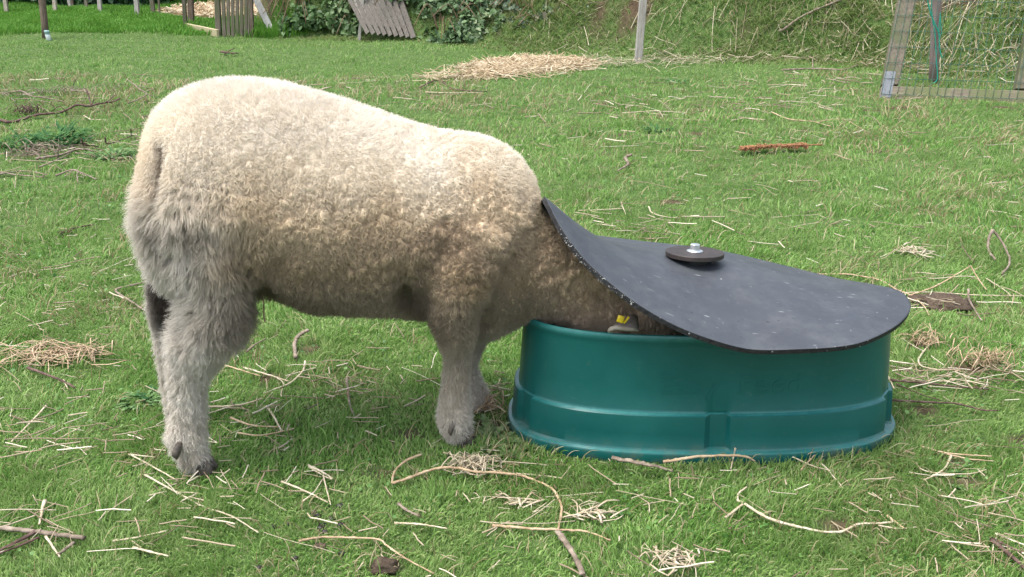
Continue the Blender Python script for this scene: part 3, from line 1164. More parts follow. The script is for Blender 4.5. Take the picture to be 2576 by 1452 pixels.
NEARH = [(525, 470, 1.885, .100), (535, 560, 1.865, .100), (553, 640, 1.855, .086), (566, 705, 1.85, .068), (560, 765, 1.85, .064), (534, 820, 1.85, .059), (503, 870, 1.85, .051),
         (482, 915, 1.852, .044), (474, 960, 1.850, .035), (475, 1020, 1.847, .0305), (474, 1065, 1.845, .031), (469, 1098, 1.843, .038), (478, 1130, 1.840, .030), (490, 1156, 1.838, .027), (496, 1172, 1.836, .022)]
FARH = [(475, 520, 2.02, .085), (455, 620, 2.03, .062), (428, 700, 2.035, .042), (418, 770, 2.04, .032), (420, 830, 2.04, .029), (432, 900, 2.04, .026), (442, 960, 2.045, .026), (455, 1020, 2.05, .030), (462, 1055, 2.05, .032)]
NEARF = [(1175, 600, 1.93, .088), (1162, 670, 1.905, .076), (1151, 735, 1.90, .064), (1147, 790, 1.912, .053), (1148, 850, 1.925, .037), (1150, 895, 1.945, .026), (1147, 950, 1.948, .025), (1145, 1000, 1.95, .029),
         (1144, 1045, 1.952, .033), (1148, 1075, 1.955, .030), (1158, 1094, 1.957, .023)]
FARF = [(1200, 700, 2.12, .075), (1190, 800, 2.13, .052), (1178, 870, 2.13, .034), (1176, 920, 2.13, .024), (1182, 960, 2.13, .026), (1194, 1000, 2.13, .033), (1207, 1024, 2.13, .028)]
NECK = [(1205, 580, 2.035, .115), (1285, 640, 2.05, .112, .95), (1366, 676, 2.06, .108, .9), (1450, 712, 2.07, .098, .85), (1525, 765, 2.08, .082, .9), (1590, 815, 2.085, .070), (1650, 870, 2.09, .062), (1720, 945, 2.095, .045), (1760, 990, 2.1, .034)]
BRISK = [(1160, 740, 2.03, .085, 1.1), (1215, 760, 2.04, .078, 1.1), (1265, 745, 2.05, .068, 1.1), (1320, 715, 2.05, .07)]
TAIL = [(404, 345, 1.935, .018), (384, 420, 1.905, .019, 1.2), (379, 490, 1.885, .020, 1.2), (382, 560, 1.88, .019, 1.2), (391, 620, 1.885, .016, 1.1), (402, 668, 1.89, .011)]
HAUNCH = [(475, 420, 1.90, .085), (480, 510, 1.89, .080), (490, 590, 1.88, .070)]

sheep = empty('sheep', tuple(P(700, 1100, 1.97) * [1, 1, 0]), 'cream woolly sheep standing side on with its head buried in the green tub', 'sheep')


def wool_color(m, vec_is_world=True):
    """stained fleece: bleached top, brown dirt along the sides and belly, greyer haunch"""
    geo = m.n('ShaderNodeNewGeometry')
    sep = m.n('ShaderNodeSeparateXYZ')
    m.l(geo.outputs['Position'], sep.inputs[0])
    vec = geo.outputs['Position']
    big = m.noise(vec, 5, 4, 0.55)
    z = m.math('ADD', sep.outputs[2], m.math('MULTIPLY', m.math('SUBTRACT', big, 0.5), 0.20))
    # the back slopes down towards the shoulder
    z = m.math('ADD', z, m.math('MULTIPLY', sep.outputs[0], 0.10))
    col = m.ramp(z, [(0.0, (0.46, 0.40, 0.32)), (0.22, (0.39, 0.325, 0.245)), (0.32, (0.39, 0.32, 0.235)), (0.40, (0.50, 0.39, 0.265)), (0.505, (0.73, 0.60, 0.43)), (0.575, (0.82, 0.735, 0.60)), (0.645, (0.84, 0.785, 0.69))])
    # haunch and tail: greyish
    hx = m.math('ADD', sep.outputs[0], m.math('MULTIPLY', m.math('SUBTRACT', m.noise(vec, 9, 3), 0.5), 0.10))
    hz = m.math('ADD', sep.outputs[2], m.math('MULTIPLY', m.math('SUBTRACT', m.noise(vec, 6, 3), 0.5), 0.10))
    ha = m.ramp(m.math('MULTIPLY', hx, -1.0), [(0.47, 0.0), (0.60, 1.0)])
    hb = m.ramp(hz, [(0.54, 1.0), (0.65, 0.0)])
    grey = m.ramp(m.noise(vec, 14, 4, 0.6), [(0.3, (0.62, 0.565, 0.49)), (0.7, (0.86, 0.82, 0.75))])
    col = m.mix(m.math('MULTIPLY', m.math('MULTIPLY', ha, hb), 0.85), col, grey)
    nk_ = m.ramp(sep.outputs[0], [(0.05, 0.0), (0.14, 1.0)])  # neck wool lightened to make up for the shade under the lid
    col = m.mix(m.math('MULTIPLY', nk_, 0.8), col, m.ramp(m.noise(vec, 26, 4, 0.6), [(0.3, (0.52, 0.40, 0.28)), (0.7, (0.80, 0.66, 0.48))]))
    # lower legs: paler grey-brown
    lg = m.ramp(sep.outputs[2], [(0.07, 1.0), (0.27, 0.0)])
    col = m.mix(m.math('MULTIPLY', lg, 0.85), col, m.ramp(m.noise(vec, 22, 4), [(0.3, (0.56, 0.50, 0.42)), (0.7, (0.80, 0.76, 0.68))]))
    # darker grey-brown mixed in along the folds
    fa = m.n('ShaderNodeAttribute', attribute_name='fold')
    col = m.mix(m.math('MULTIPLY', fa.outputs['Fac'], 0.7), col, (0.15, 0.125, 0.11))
    # stains, plus painted shade in the crutch, flank and elbow pockets
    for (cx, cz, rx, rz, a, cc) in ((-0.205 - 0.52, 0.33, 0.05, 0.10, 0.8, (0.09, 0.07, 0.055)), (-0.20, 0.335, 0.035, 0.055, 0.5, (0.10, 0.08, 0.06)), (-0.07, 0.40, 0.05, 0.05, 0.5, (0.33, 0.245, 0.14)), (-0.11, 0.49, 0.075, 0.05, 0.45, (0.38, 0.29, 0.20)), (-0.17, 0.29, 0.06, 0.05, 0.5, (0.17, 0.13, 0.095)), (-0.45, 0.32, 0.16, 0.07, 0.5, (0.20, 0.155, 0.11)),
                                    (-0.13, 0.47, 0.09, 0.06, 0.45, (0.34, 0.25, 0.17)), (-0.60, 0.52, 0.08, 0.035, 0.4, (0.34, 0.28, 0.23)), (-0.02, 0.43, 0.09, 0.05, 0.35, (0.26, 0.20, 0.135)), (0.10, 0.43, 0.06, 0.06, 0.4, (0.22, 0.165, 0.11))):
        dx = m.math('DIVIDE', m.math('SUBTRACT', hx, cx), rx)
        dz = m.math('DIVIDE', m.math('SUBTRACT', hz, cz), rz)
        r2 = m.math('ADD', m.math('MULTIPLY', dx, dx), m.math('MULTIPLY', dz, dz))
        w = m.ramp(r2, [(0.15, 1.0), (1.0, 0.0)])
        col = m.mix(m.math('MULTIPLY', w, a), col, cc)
    inn = m.math('MULTIPLY', m.math('SUBTRACT', sep.outputs[1], 1.93), 50.0, True)  # inner far leg: stain and painted shade of the gap between hind legs
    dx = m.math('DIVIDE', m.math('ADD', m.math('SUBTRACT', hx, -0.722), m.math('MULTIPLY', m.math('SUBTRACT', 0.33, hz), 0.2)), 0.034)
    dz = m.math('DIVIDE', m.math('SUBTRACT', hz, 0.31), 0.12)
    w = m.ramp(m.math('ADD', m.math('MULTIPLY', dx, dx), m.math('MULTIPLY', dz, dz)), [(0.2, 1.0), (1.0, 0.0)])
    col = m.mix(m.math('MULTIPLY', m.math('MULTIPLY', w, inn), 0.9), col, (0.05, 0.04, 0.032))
    return col


def build_sheep():
    MBs = MB()
    for v, f in (body_loft(), limb(NEARH), limb(FARH), limb(NEARF), limb(FARF), limb(NECK), limb(BRISK), limb(TAIL), limb(HAUNCH)):
        MBs.add(v, f)
    me = bpy.data.meshes.new('body_source')
    me.from_pydata([tuple(q) for q in np.concatenate(MBs.v)], [], MBs.f)
    tmp = bpy.data.objects.new('body_source', me)
    COL.objects.link(tmp)
    rm = tmp.modifiers.new('r', 'REMESH')
    rm.mode = 'VOXEL'
    rm.voxel_size = 0.0065
    sm = tmp.modifiers.new('s', 'SMOOTH')
    sm.factor = 0.5
    sm.iterations = 9
    dg = bpy.context.evaluated_depsgraph_get()
    m2 = bpy.data.meshes.new_from_object(tmp.evaluated_get(dg))
    bpy.data.objects.remove(tmp)
    bm = bmesh.new()
    bm.from_mesh(m2)
    bmesh.ops.subdivide_edges(bm, edges=bm.edges, cuts=1, use_grid_fill=True)
    bmesh.ops.smooth_vert(bm, verts=bm.verts, factor=0.5, use_axis_x=True, use_axis_y=True, use_axis_z=True)
    bmesh.ops.triangulate(bm, faces=bm.faces)
    bm.to_mesh(m2)
    bm.free()
    n = len(m2.vertices)
    co = np.empty(n * 3, np.float32)
    m2.vertices.foreach_get('co', co)
    co = co.reshape(-1, 3).astype(float)
    nf = len(m2.polygons)
    fv = np.empty(nf * 3, np.int32)
    m2.loops.foreach_get('vertex_index', fv)
    fv = fv.reshape(-1, 3)

    def normals(c):
        fn = np.cross(c[fv[:, 1]] - c[fv[:, 0]], c[fv[:, 2]] - c[fv[:, 0]])
        vn = np.zeros_like(c)
        for k in range(3):
            np.add.at(vn, fv[:, k], fn)
        return unit(vn), fn
    nr, fn = normals(co)
    # ---- locks: cells over the surface, longer downwards on the flank
    def warp(c):
        w = c.copy()
        w[:, 2] *= 0.62
        w += 0.010 * np.stack([vnoise(c, 22, 91), vnoise(c, 22, 92), vnoise(c, 22, 93)], 1)
        return w
    area = np.linalg.norm(fn, axis=1) * 0.5
    cum = np.cumsum(area)

    def sample(m):
        r = rng.random(m) * cum[-1]
        fi = np.minimum(np.searchsorted(cum, r), nf - 1)
        a, b = rng.random(m), rng.random(m)
        s = a + b > 1
        a[s], b[s] = 1 - a[s], 1 - b[s]
        return fi, a, b

    def at(c, fi, a, b):
        return c[fv[fi, 0]] * (1 - a - b)[:, None] + c[fv[fi, 1]] * a[:, None] + c[fv[fi, 2]] * b[:, None]
    NL = 13000
    fi, a, b = sample(NL)
    lc = at(co, fi, a, b)
    lw = warp(lc)
    kd = kdtree.KDTree(NL)
    for i in range(NL):
        kd.insert(lw[i], i)
    kd.balance()
    cw = warp(co)
    d1 = np.empty(n)
    d2 = np.empty(n)
    for i in range(n):
        r = kd.find_n(cw[i], 2)
        d1[i], d2[i] = r[0][2], r[1][2]
    cell = np.clip((d2 - d1) / 0.007, 0, 1)
    # regional strength: smoother on the back, deep locks on the flank and belly
    z = co[:, 2] + 0.1 * co[:, 0]
    fold_amt = np.zeros(n)
    reg = 0.12 + 0.88 * sstep(0.66, 0.50, z + 0.05 * vnoise(co, 6, 95))
    reg *= 0.55 + 0.45 * sstep(0.16, 0.28, co[:, 2])
    reg *= np.where(co[:, 0] > 0.14, 0.5, 1.0)
    disp = reg * 0.0135 * (cell ** 0.6 - 0.6)
    disp += 0.0055 * fbm(co, 14, 96, 3) * (0.5 + 0.5 * reg)
    # near-vertical creases where the shoulder and neck fold
    fold = np.sin((co[:, 0] * 1.0 + 0.05 * vnoise(co * [1, 1, 0.35], 9, 97)) * 200)
    fw = np.exp(-((co[:, 0] + 0.02) / 0.10) ** 2) * sstep(0.36, 0.46, co[:, 2])
    disp += 0.0014 * fold * fw
    nk = sstep(0.04, 0.12, co[:, 0])
    wr = vnoise(co * [1.0, 0.6, 1.0] + 0.35 * co[:, [2, 0, 0]] * [1, 0, 1.2], 34, 98)
    disp += 0.009 * wr * nk
    # long swept creases down the haunch
    hq = np.stack([co[:, 0] + 0.42 * co[:, 2], co[:, 1] * 0.4, co[:, 2] * 0.16 - co[:, 0] * 0.10], 1)
    hw = sstep(-0.42, -0.55, co[:, 0]) * sstep(0.22, 0.34, co[:, 2]) * sstep(0.62, 0.5, co[:, 2])
    ridge = 1 - np.abs(vnoise(hq, 42, 99))
    crease = np.clip(ridge - 0.82, 0, 1) / 0.18 * hw * sstep(1.97, 1.9, co[:, 1])
    disp -= 0.016 * crease
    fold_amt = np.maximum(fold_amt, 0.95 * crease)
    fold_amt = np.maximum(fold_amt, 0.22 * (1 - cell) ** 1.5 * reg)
    # pockets where the limbs leave the trunk, and the groove beside the tail
    near = sstep(1.98, 1.90, co[:, 1])
    for (cx, cz, rx, rz, dp) in ((-0.468, 0.355, 0.035, 0.045, 0.035), (-0.205, 0.350, 0.026, 0.050, 0.042), (-0.06, 0.31, 0.02, 0.05, 0.015)):
        disp -= dp * np.exp(-((co[:, 0] - cx) / rx) ** 2 - ((co[:, 2] - cz) / rz) ** 2) * near
    for (poly, wd, dp) in (([(398, 372), (391, 430), (389, 500), (392, 560), (404, 610), (424, 650)], 0.0105, 0.034), ([(700, 655), (672, 690), (655, 735)], 0.020, 0.007),
                           ([(1105, 632), (1078, 668), (1060, 700), (1068, 760)], 0.020, 0.007), ([(1400, 610), (1440, 622), (1470, 640)], 0.004, 0.007), ([(1385, 655), (1430, 662), (1462, 655)], 0.004, 0.007), ([(1395, 700), (1440, 705), (1480, 690)], 0.004, 0.006)):
        g3 = cr([P(a_, b_, 1.84) for a_, b_ in poly], 8)
        # measured on the near face, so compare in the view plane x-z scaled to the face's distance
        scl = co[:, 1] / 1.84
        cx_, cz_ = co[:, 0] / scl, CAM_H + (co[:, 2] - CAM_H) / scl
        dd = np.min((cx_[:, None] - g3[None, :, 0]) ** 2 + (cz_[:, None] - g3[None, :, 2]) ** 2, axis=1)
        disp -= dp * np.exp(-dd / wd ** 2) * near
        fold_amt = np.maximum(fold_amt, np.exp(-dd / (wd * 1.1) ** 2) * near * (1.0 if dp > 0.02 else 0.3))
    co2 = co + nr * disp[:, None]

    def clamp_lid(c, gap):
        """fleece presses flat under the rubber lid and inside the tub"""
        inside = (c[:, 0] > 0.066) & (c[:, 1] > 1.80)
        xy = c[:, :2]
        A = np.where(xy[:, 0] > LXC, LAR, LAL)
        B = np.where(xy[:, 1] > LYC, LBB, LBF)
        inl = (np.abs((xy[:, 0] - LXC) / (A + np.where(xy[:, 0] > LXC, 0.01, -0.004))) ** LN + np.abs((xy[:, 1] - LYC) / (B + 0.01)) ** LN) < 1
        idx = np.where(inside & inl)[0]
        if len(idx):
            lz = lid_z(c[idx, :2]) - gap
            c[idx, 2] = np.minimum(c[idx, 2], lz)
        low = np.where((c[:, 2] < TUB_Z) & (c[:, 0] > 0.03))[0]
        if len(low):
            q = c[low]
            aa, bb = TUB_A - 0.048, TUB_B - 0.048
            r = (np.abs((q[:, 0] - TUB_C[0]) / aa) ** TUB_N + np.abs((q[:, 1] - TUB_C[1]) / bb) ** TUB_N) ** (1 / TUB_N)
            # only what sits over the tub is squeezed inside it
            over = (r > 1) & (q[:, 0] > 0.10)
            q[over, :2] = np.array(TUB_C) + (q[over, :2] - np.array(TUB_C)) / r[over][:, None]
            c[low] = q
        return c
    co2 = clamp_lid(co2, 0.013)
    co2[:, 2] = np.maximum(co2[:, 2], 0.002)
    m = Mat('wool_skin', 0.95, 0.1)
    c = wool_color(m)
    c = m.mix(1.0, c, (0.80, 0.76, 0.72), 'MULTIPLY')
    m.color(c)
    m.bump(m.noise(m.coord('Object'), 160, 5, 0.7), 0.8, 0.004)
    body = mesh_obj('body', co2, fv, m.m, sheep)

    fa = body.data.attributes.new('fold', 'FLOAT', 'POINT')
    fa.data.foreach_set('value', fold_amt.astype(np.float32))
    # ---- fleece fibres
    nr2, fn = normals(co2)
    area = np.linalg.norm(fn, axis=1) * 0.5
    # more fibres on what faces the field in front and above
    fc = co2[fv].mean(1)
    fnn = unit(fn)
    wgt = np.where(fnn[:, 1] > 0.55, 0.35, 1.0)
    wgt = np.where((fc[:, 0] > 0.28), 0.05, wgt)
    cum = np.cumsum(area * wgt)
    NF = 560000
    fi, a, b = sample(NF)
    root = at(co2, fi, a, b)
    nn = unit(at(nr2, fi, a, b))
    base0 = at(co, fi, a, b)
    rw = warp(base0)
    ci = np.empty(NF, np.int32)
    for i in range(NF):
        ci[i] = kd.find(rw[i])[1]
    # comb direction: down and backwards, hanging on the legs
    comb = np.tile(np.array([-0.15, 0.0, -1.0]), (NF, 1))
    comb = comb + 0.5 * np.stack([vnoise(lc, 11, 101), vnoise(lc, 11, 102), vnoise(lc, 11, 103)], 1)[ci]
    comb = comb + 0.25 * rng.standard_normal((NL, 3))[ci]
    comb = comb - nn * (comb * nn).sum(1, keepdims=True)
    comb = unit(comb)
    zz = root[:, 2] + 0.1 * root[:, 0]
    hind = sstep(-0.40, -0.58, root[:, 0]) * sstep(0.64, 0.55, root[:, 2])
    L = 0.0060 + 0.0060 * sstep(0.58, 0.7, zz) + 0.010 * hind * sstep(0.20, 0.36, root[:, 2]) * sstep(-0.745, -0.67, root[:, 0]) + 0.003 * hind
    L = np.where(root[:, 0] > 0.08, 0.0045, L)
    L = np.where((root[:, 2] < 0.10), np.maximum(L, 0.010), L)
    L = np.where(root[:, 2] < 0.27, np.minimum(L, 0.0075), L)
    # fetlock tufts
    L *= 0.6 + 0.6 * rng.random(NF)
    ff = at(fold_amt[:, None], fi, a, b)[:, 0]
    L *= 1 - 0.6 * np.clip(ff, 0, 1)
    lay = np.clip(0.35 + 0.45 * hind - 0.25 * sstep(0.62, 0.70, zz) + 0.15 * rng.standard_normal(NF), 0.05, 1.5)
    tip_c = lc[ci] + comb * (0.004 + 0.014 * hind)[:, None]
    K = 5
    pos = np.empty((NF, K, 3))
    t = np.linspace(0, 1, K)
    ph = rng.random(NF) * 6.28
    phc = (rng.random(NL) * 6.28)[ci]
    side = unit(np.cross(nn, comb))
    d0 = unit(nn + comb * lay[:, None])
    pull = tip_c + unit(nn + comb * 0.5) * 0.006
    pullv = pull - root
    pl = np.linalg.norm(pullv, axis=1, keepdims=True)
    pullv = np.where(pl > 0.035, 0, pullv)
    for k in range(K):
        tk = t[k]
        q = root + d0 * (L * tk)[:, None]
        q = q + comb * (L * 0.2 * tk * tk)[:, None]
        q = q + pullv * ((0.60 - 0.3 * sstep(0.60, 0.68, zz))[:, None] * tk ** 1.5) * (L / 0.012)[:, None].clip(0, 1.3)
        crimp = 0.0011 * tk * 1.6
        q = q + side * (crimp * np.sin(phc + 5.2 * tk + 0.6 * np.sin(ph)))[:, None] + nn * (crimp * 0.8 * np.cos(phc + 5.2 * tk))[:, None]
        q = q + 0.0007 * tk * rng.standard_normal((NF, 3))
        pos[:, k] = q
    ok = np.ones(NF, bool)
    # fibres under the lid are pressed down with the skin
    flat = pos.reshape(-1, 3)
    clamp_lid(flat, 0.0105)
    pos = flat.reshape(NF, K, 3)
    pos[:, :, 2] = np.maximum(pos[:, :, 2], 0.003)
    rad = np.outer(0.00021 + 0.00016 * rng.random(NF), 1 - 0.6 * t)
    mw = Mat('wool_fibre', 0.75, 0.15)
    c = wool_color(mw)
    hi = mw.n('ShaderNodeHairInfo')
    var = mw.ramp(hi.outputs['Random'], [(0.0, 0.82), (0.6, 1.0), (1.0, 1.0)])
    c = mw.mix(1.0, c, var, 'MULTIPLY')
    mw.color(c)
    tr = mw.n('ShaderNodeBsdfTranslucent')
    mw.l(c, tr.inputs['Color'])
    mx = mw.n('ShaderNodeMixShader')
    mx.inputs[0].default_value = 0.25
    mw.l(mw.b.outputs[0], mx.inputs[1])
    mw.l(tr.outputs[0], mx.inputs[2])
    mw.l(mx.outputs[0], mw.t.nodes['Material Output'].inputs[0])
    curves_obj('fleece', pos, rad, mw.m, sheep, {'fold': ff})


build_sheep()


def build_sheep_parts():
    horn = Mat('hoof_horn', 0.6, 0.3)
    horn.color(horn.ramp(horn.noise(horn.coord('Object'), 60, 4), [(0.3, (0.03, 0.025, 0.02)), (0.7, (0.13, 0.11, 0.09))]))
    for (px, py, D) in ((509, 1181, 1.838), (468, 1064, 2.05), (1163, 1103, 1.957), (1206, 1030, 2.13)):
        c = P(px, py, D)
        c[2] = 0.0
        m = MB()
        for s in (-1, 1):      # cloven: two toes
            rr = []
            for z, sc, dx in ((-0.004, 1.0, 0.004), (0.008, 0.98, 0.003), (0.022, 0.86, -0.001), (0.036, 0.66, -0.006)):
                a = np.linspace(0, 2 * math.pi, 15)[:-1]
                rr.append(np.stack([c[0] + dx + (0.022 * np.cos(a) + 0.004 * np.cos(a) ** 2) * sc, c[1] + s * 0.0120 + 0.0110 * np.sin(a) * sc, np.full(14, z)], 1))
            m.add(*closed_loft(np.array(rr)))
        m.build('hoof', horn.m, sheep)
    # dew claws
    for (px, py, D, r) in ((447, 1134, 1.798, .0085), (1137, 1076, 1.918, .0055)):
        c = P(px, py, D)
        m = MB()
        m.tube([c + [0.004, 0.008, 0.014], c + [0, -0.002, 0.004], c + [-0.003, -0.006, -0.008], c + [-0.002, -0.004, -0.016]], [r * .6, r, r * .85, r * .25], 10)
        m.build('dew_claw', horn.m, sheep)
    # ear lying out over the rim of the tub: a folded leaf shape, with the tag through its upper edge
    em = Mat('ear_skin', 0.8, 0.2)
    em.color(em.ramp(em.noise(em.coord('Object'), 50, 4), [(0.3, (0.15, 0.125, 0.11)), (0.7, (0.30, 0.265, 0.235))]))
    rim = Mat('ear_rim_wool', 0.9, 0.1)
    rim.color(rim.ramp(rim.noise(rim.coord('Object'), 90, 4), [(0.3, (0.24, 0.215, 0.175)), (0.7, (0.36, 0.33, 0.28))]))
    D = 1.925
    # upper surface: ridge line at the root behind, free lower edge towards the viewer
    root = [P(1606, 812, D + 0.05), P(1604, 797, D + 0.045), P(1592, 790, D + 0.04), P(1578, 797, D + 0.03), P(1560, 808, D + 0.02), P(1545, 818, D + 0.01)]
    edge = [P(1606, 830, D), P(1595, 827, D - 0.008), P(1580, 826, D - 0.012), P(1564, 824, D - 0.014), P(1548, 823, D - 0.012), P(1536, 829, D - 0.006)]
    A, B = cr(root, 4), cr(edge, 4)
    rows = []
    for w in np.linspace(0, 1, 7):
        q = A * (1 - w) + B * w
        q = q + np.array([0, -0.010, 0.004]) * math.sin(w * math.pi)
        rows.append(q)
    rows = np.array(rows)
    back = rows + np.array([0, 0.010, -0.006])
    nr_, nc = rows.shape[:2]
    V = np.vstack([rows.reshape(-1, 3), back.reshape(-1, 3)])
    F = []
    o2 = nr_ * nc
    for j in range(nr_ - 1):
        for k in range(nc - 1):
            q = (j * nc + k, j * nc + k + 1, (j + 1) * nc + k + 1, (j + 1) * nc + k)
            F.append(q)
            F.append(tuple(o2 + i for i in q[::-1]))
    for k in range(nc - 1):
        F.append((k + 1, k, o2 + k, o2 + k + 1))
        F.append(((nr_ - 1) * nc + k, (nr_ - 1) * nc + k + 1, o2 + (nr_ - 1) * nc + k + 1, o2 + (nr_ - 1) * nc + k))
    for j in range(nr_ - 1):
        F.append((j * nc, (j + 1) * nc, o2 + (j + 1) * nc, o2 + j * nc))
        F.append(((j + 1) * nc + nc - 1, j * nc + nc - 1, o2 + j * nc + nc - 1, o2 + (j + 1) * nc + nc - 1))
    ear = mesh_obj('ear', V, F, em.m, sheep)
    mb = MB()
    e2 = cr([P(1533, 836, D - 0.004), P(1536, 829, D - 0.010), P(1548, 825, D - 0.016), P(1564, 826, D - 0.018), P(1580, 828, D - 0.016), P(1594, 829, D - 0.012), P(1605, 832, D - 0.004)], 5)
    mb.tube(e2, np.interp(np.arange(len(e2)), [0, 6, 20, len(e2) - 1], [.0035, .0048, .0048, .003]), 8)
    mb.build('ear_rim', rim.m, ear)
    ty = Mat('yellow_tag', 0.4, 0.5).color((0.72, 0.52, 0.02))
    mb = MB()
    c = P(1561, 802, D - 0.016)
    # two leaves of the tag clipped through the ear
    mb.box(c + [-0.0085, -0.001, -0.006], [0.013, 0, -0.004], [0, 0.0022, 0], [0.004, 0.001, 0.014], 0.0006)
    mb.box(c + [0.006, 0.001, -0.010], [0.003, 0.001, -0.002], [0, 0.008, 0], [0.010, 0.0, 0.013], 0.0006)
    mb.tube([c + [-0.001, 0.0, -0.004], c + [0.008, 0.004, -0.008]], 0.0022, 8)
    mb.build('ear_tag', ty.m, ear)


build_sheep_parts()

# ------------------------------------------------------------------ timber, posts and gates
GREYW = wood_mat('weathered_wood', (0.20, 0.17, 0.13), (0.42, 0.38, 0.31))
PALEW = wood_mat('bleached_wood', (0.22, 0.205, 0.18), (0.40, 0.38, 0.34))
GREENW = wood_mat('algae_wood', (0.09, 0.078, 0.06), (0.19, 0.165, 0.125), algae=(0.09, 0.105, 0.05))
DARKW = wood_mat('dark_wood', (0.07, 0.05, 0.035), (0.20, 0.155, 0.12))
REDW = wood_mat('reddish_wood', (0.16, 0.12, 0.11), (0.30, 0.24, 0.22))
RAILW = wood_mat('algae_rail', (0.12, 0.10, 0.075), (0.24, 0.205, 0.155), algae=(0.125, 0.14, 0.065), along=(1.5, 14, 14))


def stake(pb, pt, D1, w, d, H, mat, name, label, cat='fence post', group=None, rnd=False, part=None, sink=0.06):
    """a post from the ground at photo pixel pb, leaning so that it passes pt; extended to length H"""
    b = G(*pb)
    t = P(pt[0], pt[1], D1 if D1 else b[1] + 0.02)
    u = unit(t - b)
    m = MB()
    b0 = b - u * sink
    e = b + u * H
    if rnd:
        n = 8
        pts = [b0 + (e - b0) * s for s in np.linspace(0, 1, n)]
        pts = [q + np.array([random.uniform(-1, 1), random.uniform(-1, 1), 0]) * w * 0.05 for q in pts]
        m.tube(pts, [w * 0.5 * random.uniform(0.95, 1.05) for _ in pts], 14, 0.03)
    else:
        s = unit(np.cross(u, [0, 1.0, 0]))
        f = unit(np.cross(s, u))
        m.box(b0 - s * w / 2 - f * d / 2, s * w, f * d, e - b0, 0.004)
    if part is not None:
        return m.build(name, mat, part, smooth=rnd)
    o = m.build(name, mat, base=b, smooth=rnd)
    tag(o, label, cat, group)
    return o


FG = 'grey stakes along the far field edge'
for (x, y, w, x2, lab, mt) in ((17, 32, .034, 13, 'grey fence stake farthest left, in front of the dark hedge', GREYW),
                               (139, 31, .031, 137, 'grey fence stake just right of the brown leaning post', GREYW),
                               (177, 22, .024, 173, 'thin pale stake touching the left side of a brown one', PALEW),
                               (183, 21, .030, 180, 'brown stake beside a thin pale stake at the hedge', DARKW),
                               (218, 22, .026, 216, 'dull stake half hidden behind the grass hump', GREENW),
                               (252, 31, .032, 250, 'grey stake at the right end of the grass hump', PALEW),
                               (346, 40, .036, 343, 'blue-grey stake standing in front of the pale mulch', PALEW),
                               (386, 37, .033, 382, 'greenish stake standing behind the pale mulch edge', GREENW),
                               (402, 34, .016, 399, 'very thin rod-like stake right of the greenish stake', GREENW),
                               (681, 42, .030, 679, 'brown stake behind the top of the white plank', DARKW)):
    stake((x, y), (x2, 0), None, w * 1.25, w * 1.25, 1.25, mt, 'fence_stake', lab, 'fence stake', FG)
stake((675, 36), (672, 0), None, .014, .014, 1.2, DARKW, 'metal_rod', 'thin dark rod standing right of the white leaning plank', 'rod')
stake((116, 99), (106, 0), None, .066, .066, 1.5, DARKW, 'leaning_post', 'thick brown round post leaning left with a pale tin at its foot', 'fence post', rnd=True)
stake((904, 104), (913, 0), None, .030, .034, 1.35, PALEW, 'slim_post', 'slim pale square post standing before the grey slatted pallet', 'fence post')
stake((1605, 157), (1618, 0), None, .058, .050, 1.45, PALEW, 'square_post', 'lone grey square post at the foot of the bank, centre right', 'fence post')
stake((2347, 211), (2357, 0), None, .066, .066, 1.6, REDW, 'round_post', 'grey-brown round post behind the wire gate with green twine on it', 'fence post', rnd=True)

# pale tin at the foot of the leaning post
tc = G(126, 102)
m = MB()
a = np.linspace(0, 2 * math.pi, 25)[:-1]
rr = [(0.020, 0.0), (0.023, 0.003), (0.023, 0.062), (0.0215, 0.065), (0.0215, 0.070), (0.024, 0.072), (0.024, 0.090), (0.020, 0.095)]
m.add(*closed_loft(np.array([np.stack([tc[0] + r * np.cos(a) + z * 0.12 * -1, tc[1] - 0.02 + r * np.sin(a), np.full(24, tc[2] + z)], 1) for r, z in rr])))
tm = Mat('pale_tin', 0.4, 0.5)
gz = tm.n('ShaderNodeSeparateXYZ')
tm.l(tm.coord('Object'), gz.inputs[0])
tm.color(tm.ramp(gz.outputs[2], [(0.0, (0.20, 0.33, 0.30)), (0.012, (0.55, 0.60, 0.60)), (0.052, (0.60, 0.64, 0.64)), (0.058, (0.18, 0.30, 0.28)), (0.10, (0.22, 0.35, 0.33))]))
o = m.build('tin', tm.m, base=tc)
tag(o, 'small pale green tin with a white band at the foot of the leaning post', 'tin')


def beam(m, a, b, w, up, t=0.03, bev=0.003):
    """board from a to b (centre line of its lower edge), height w along up, thickness t"""
    a, b, up = np.array(a), np.array(b), unit(np.array(up, float))
    u = b - a
    f = unit(np.cross(unit(u), up))
    if f[1] < 0:
        f = -f
    return m.box(a, u, f * t, up * w, bev)


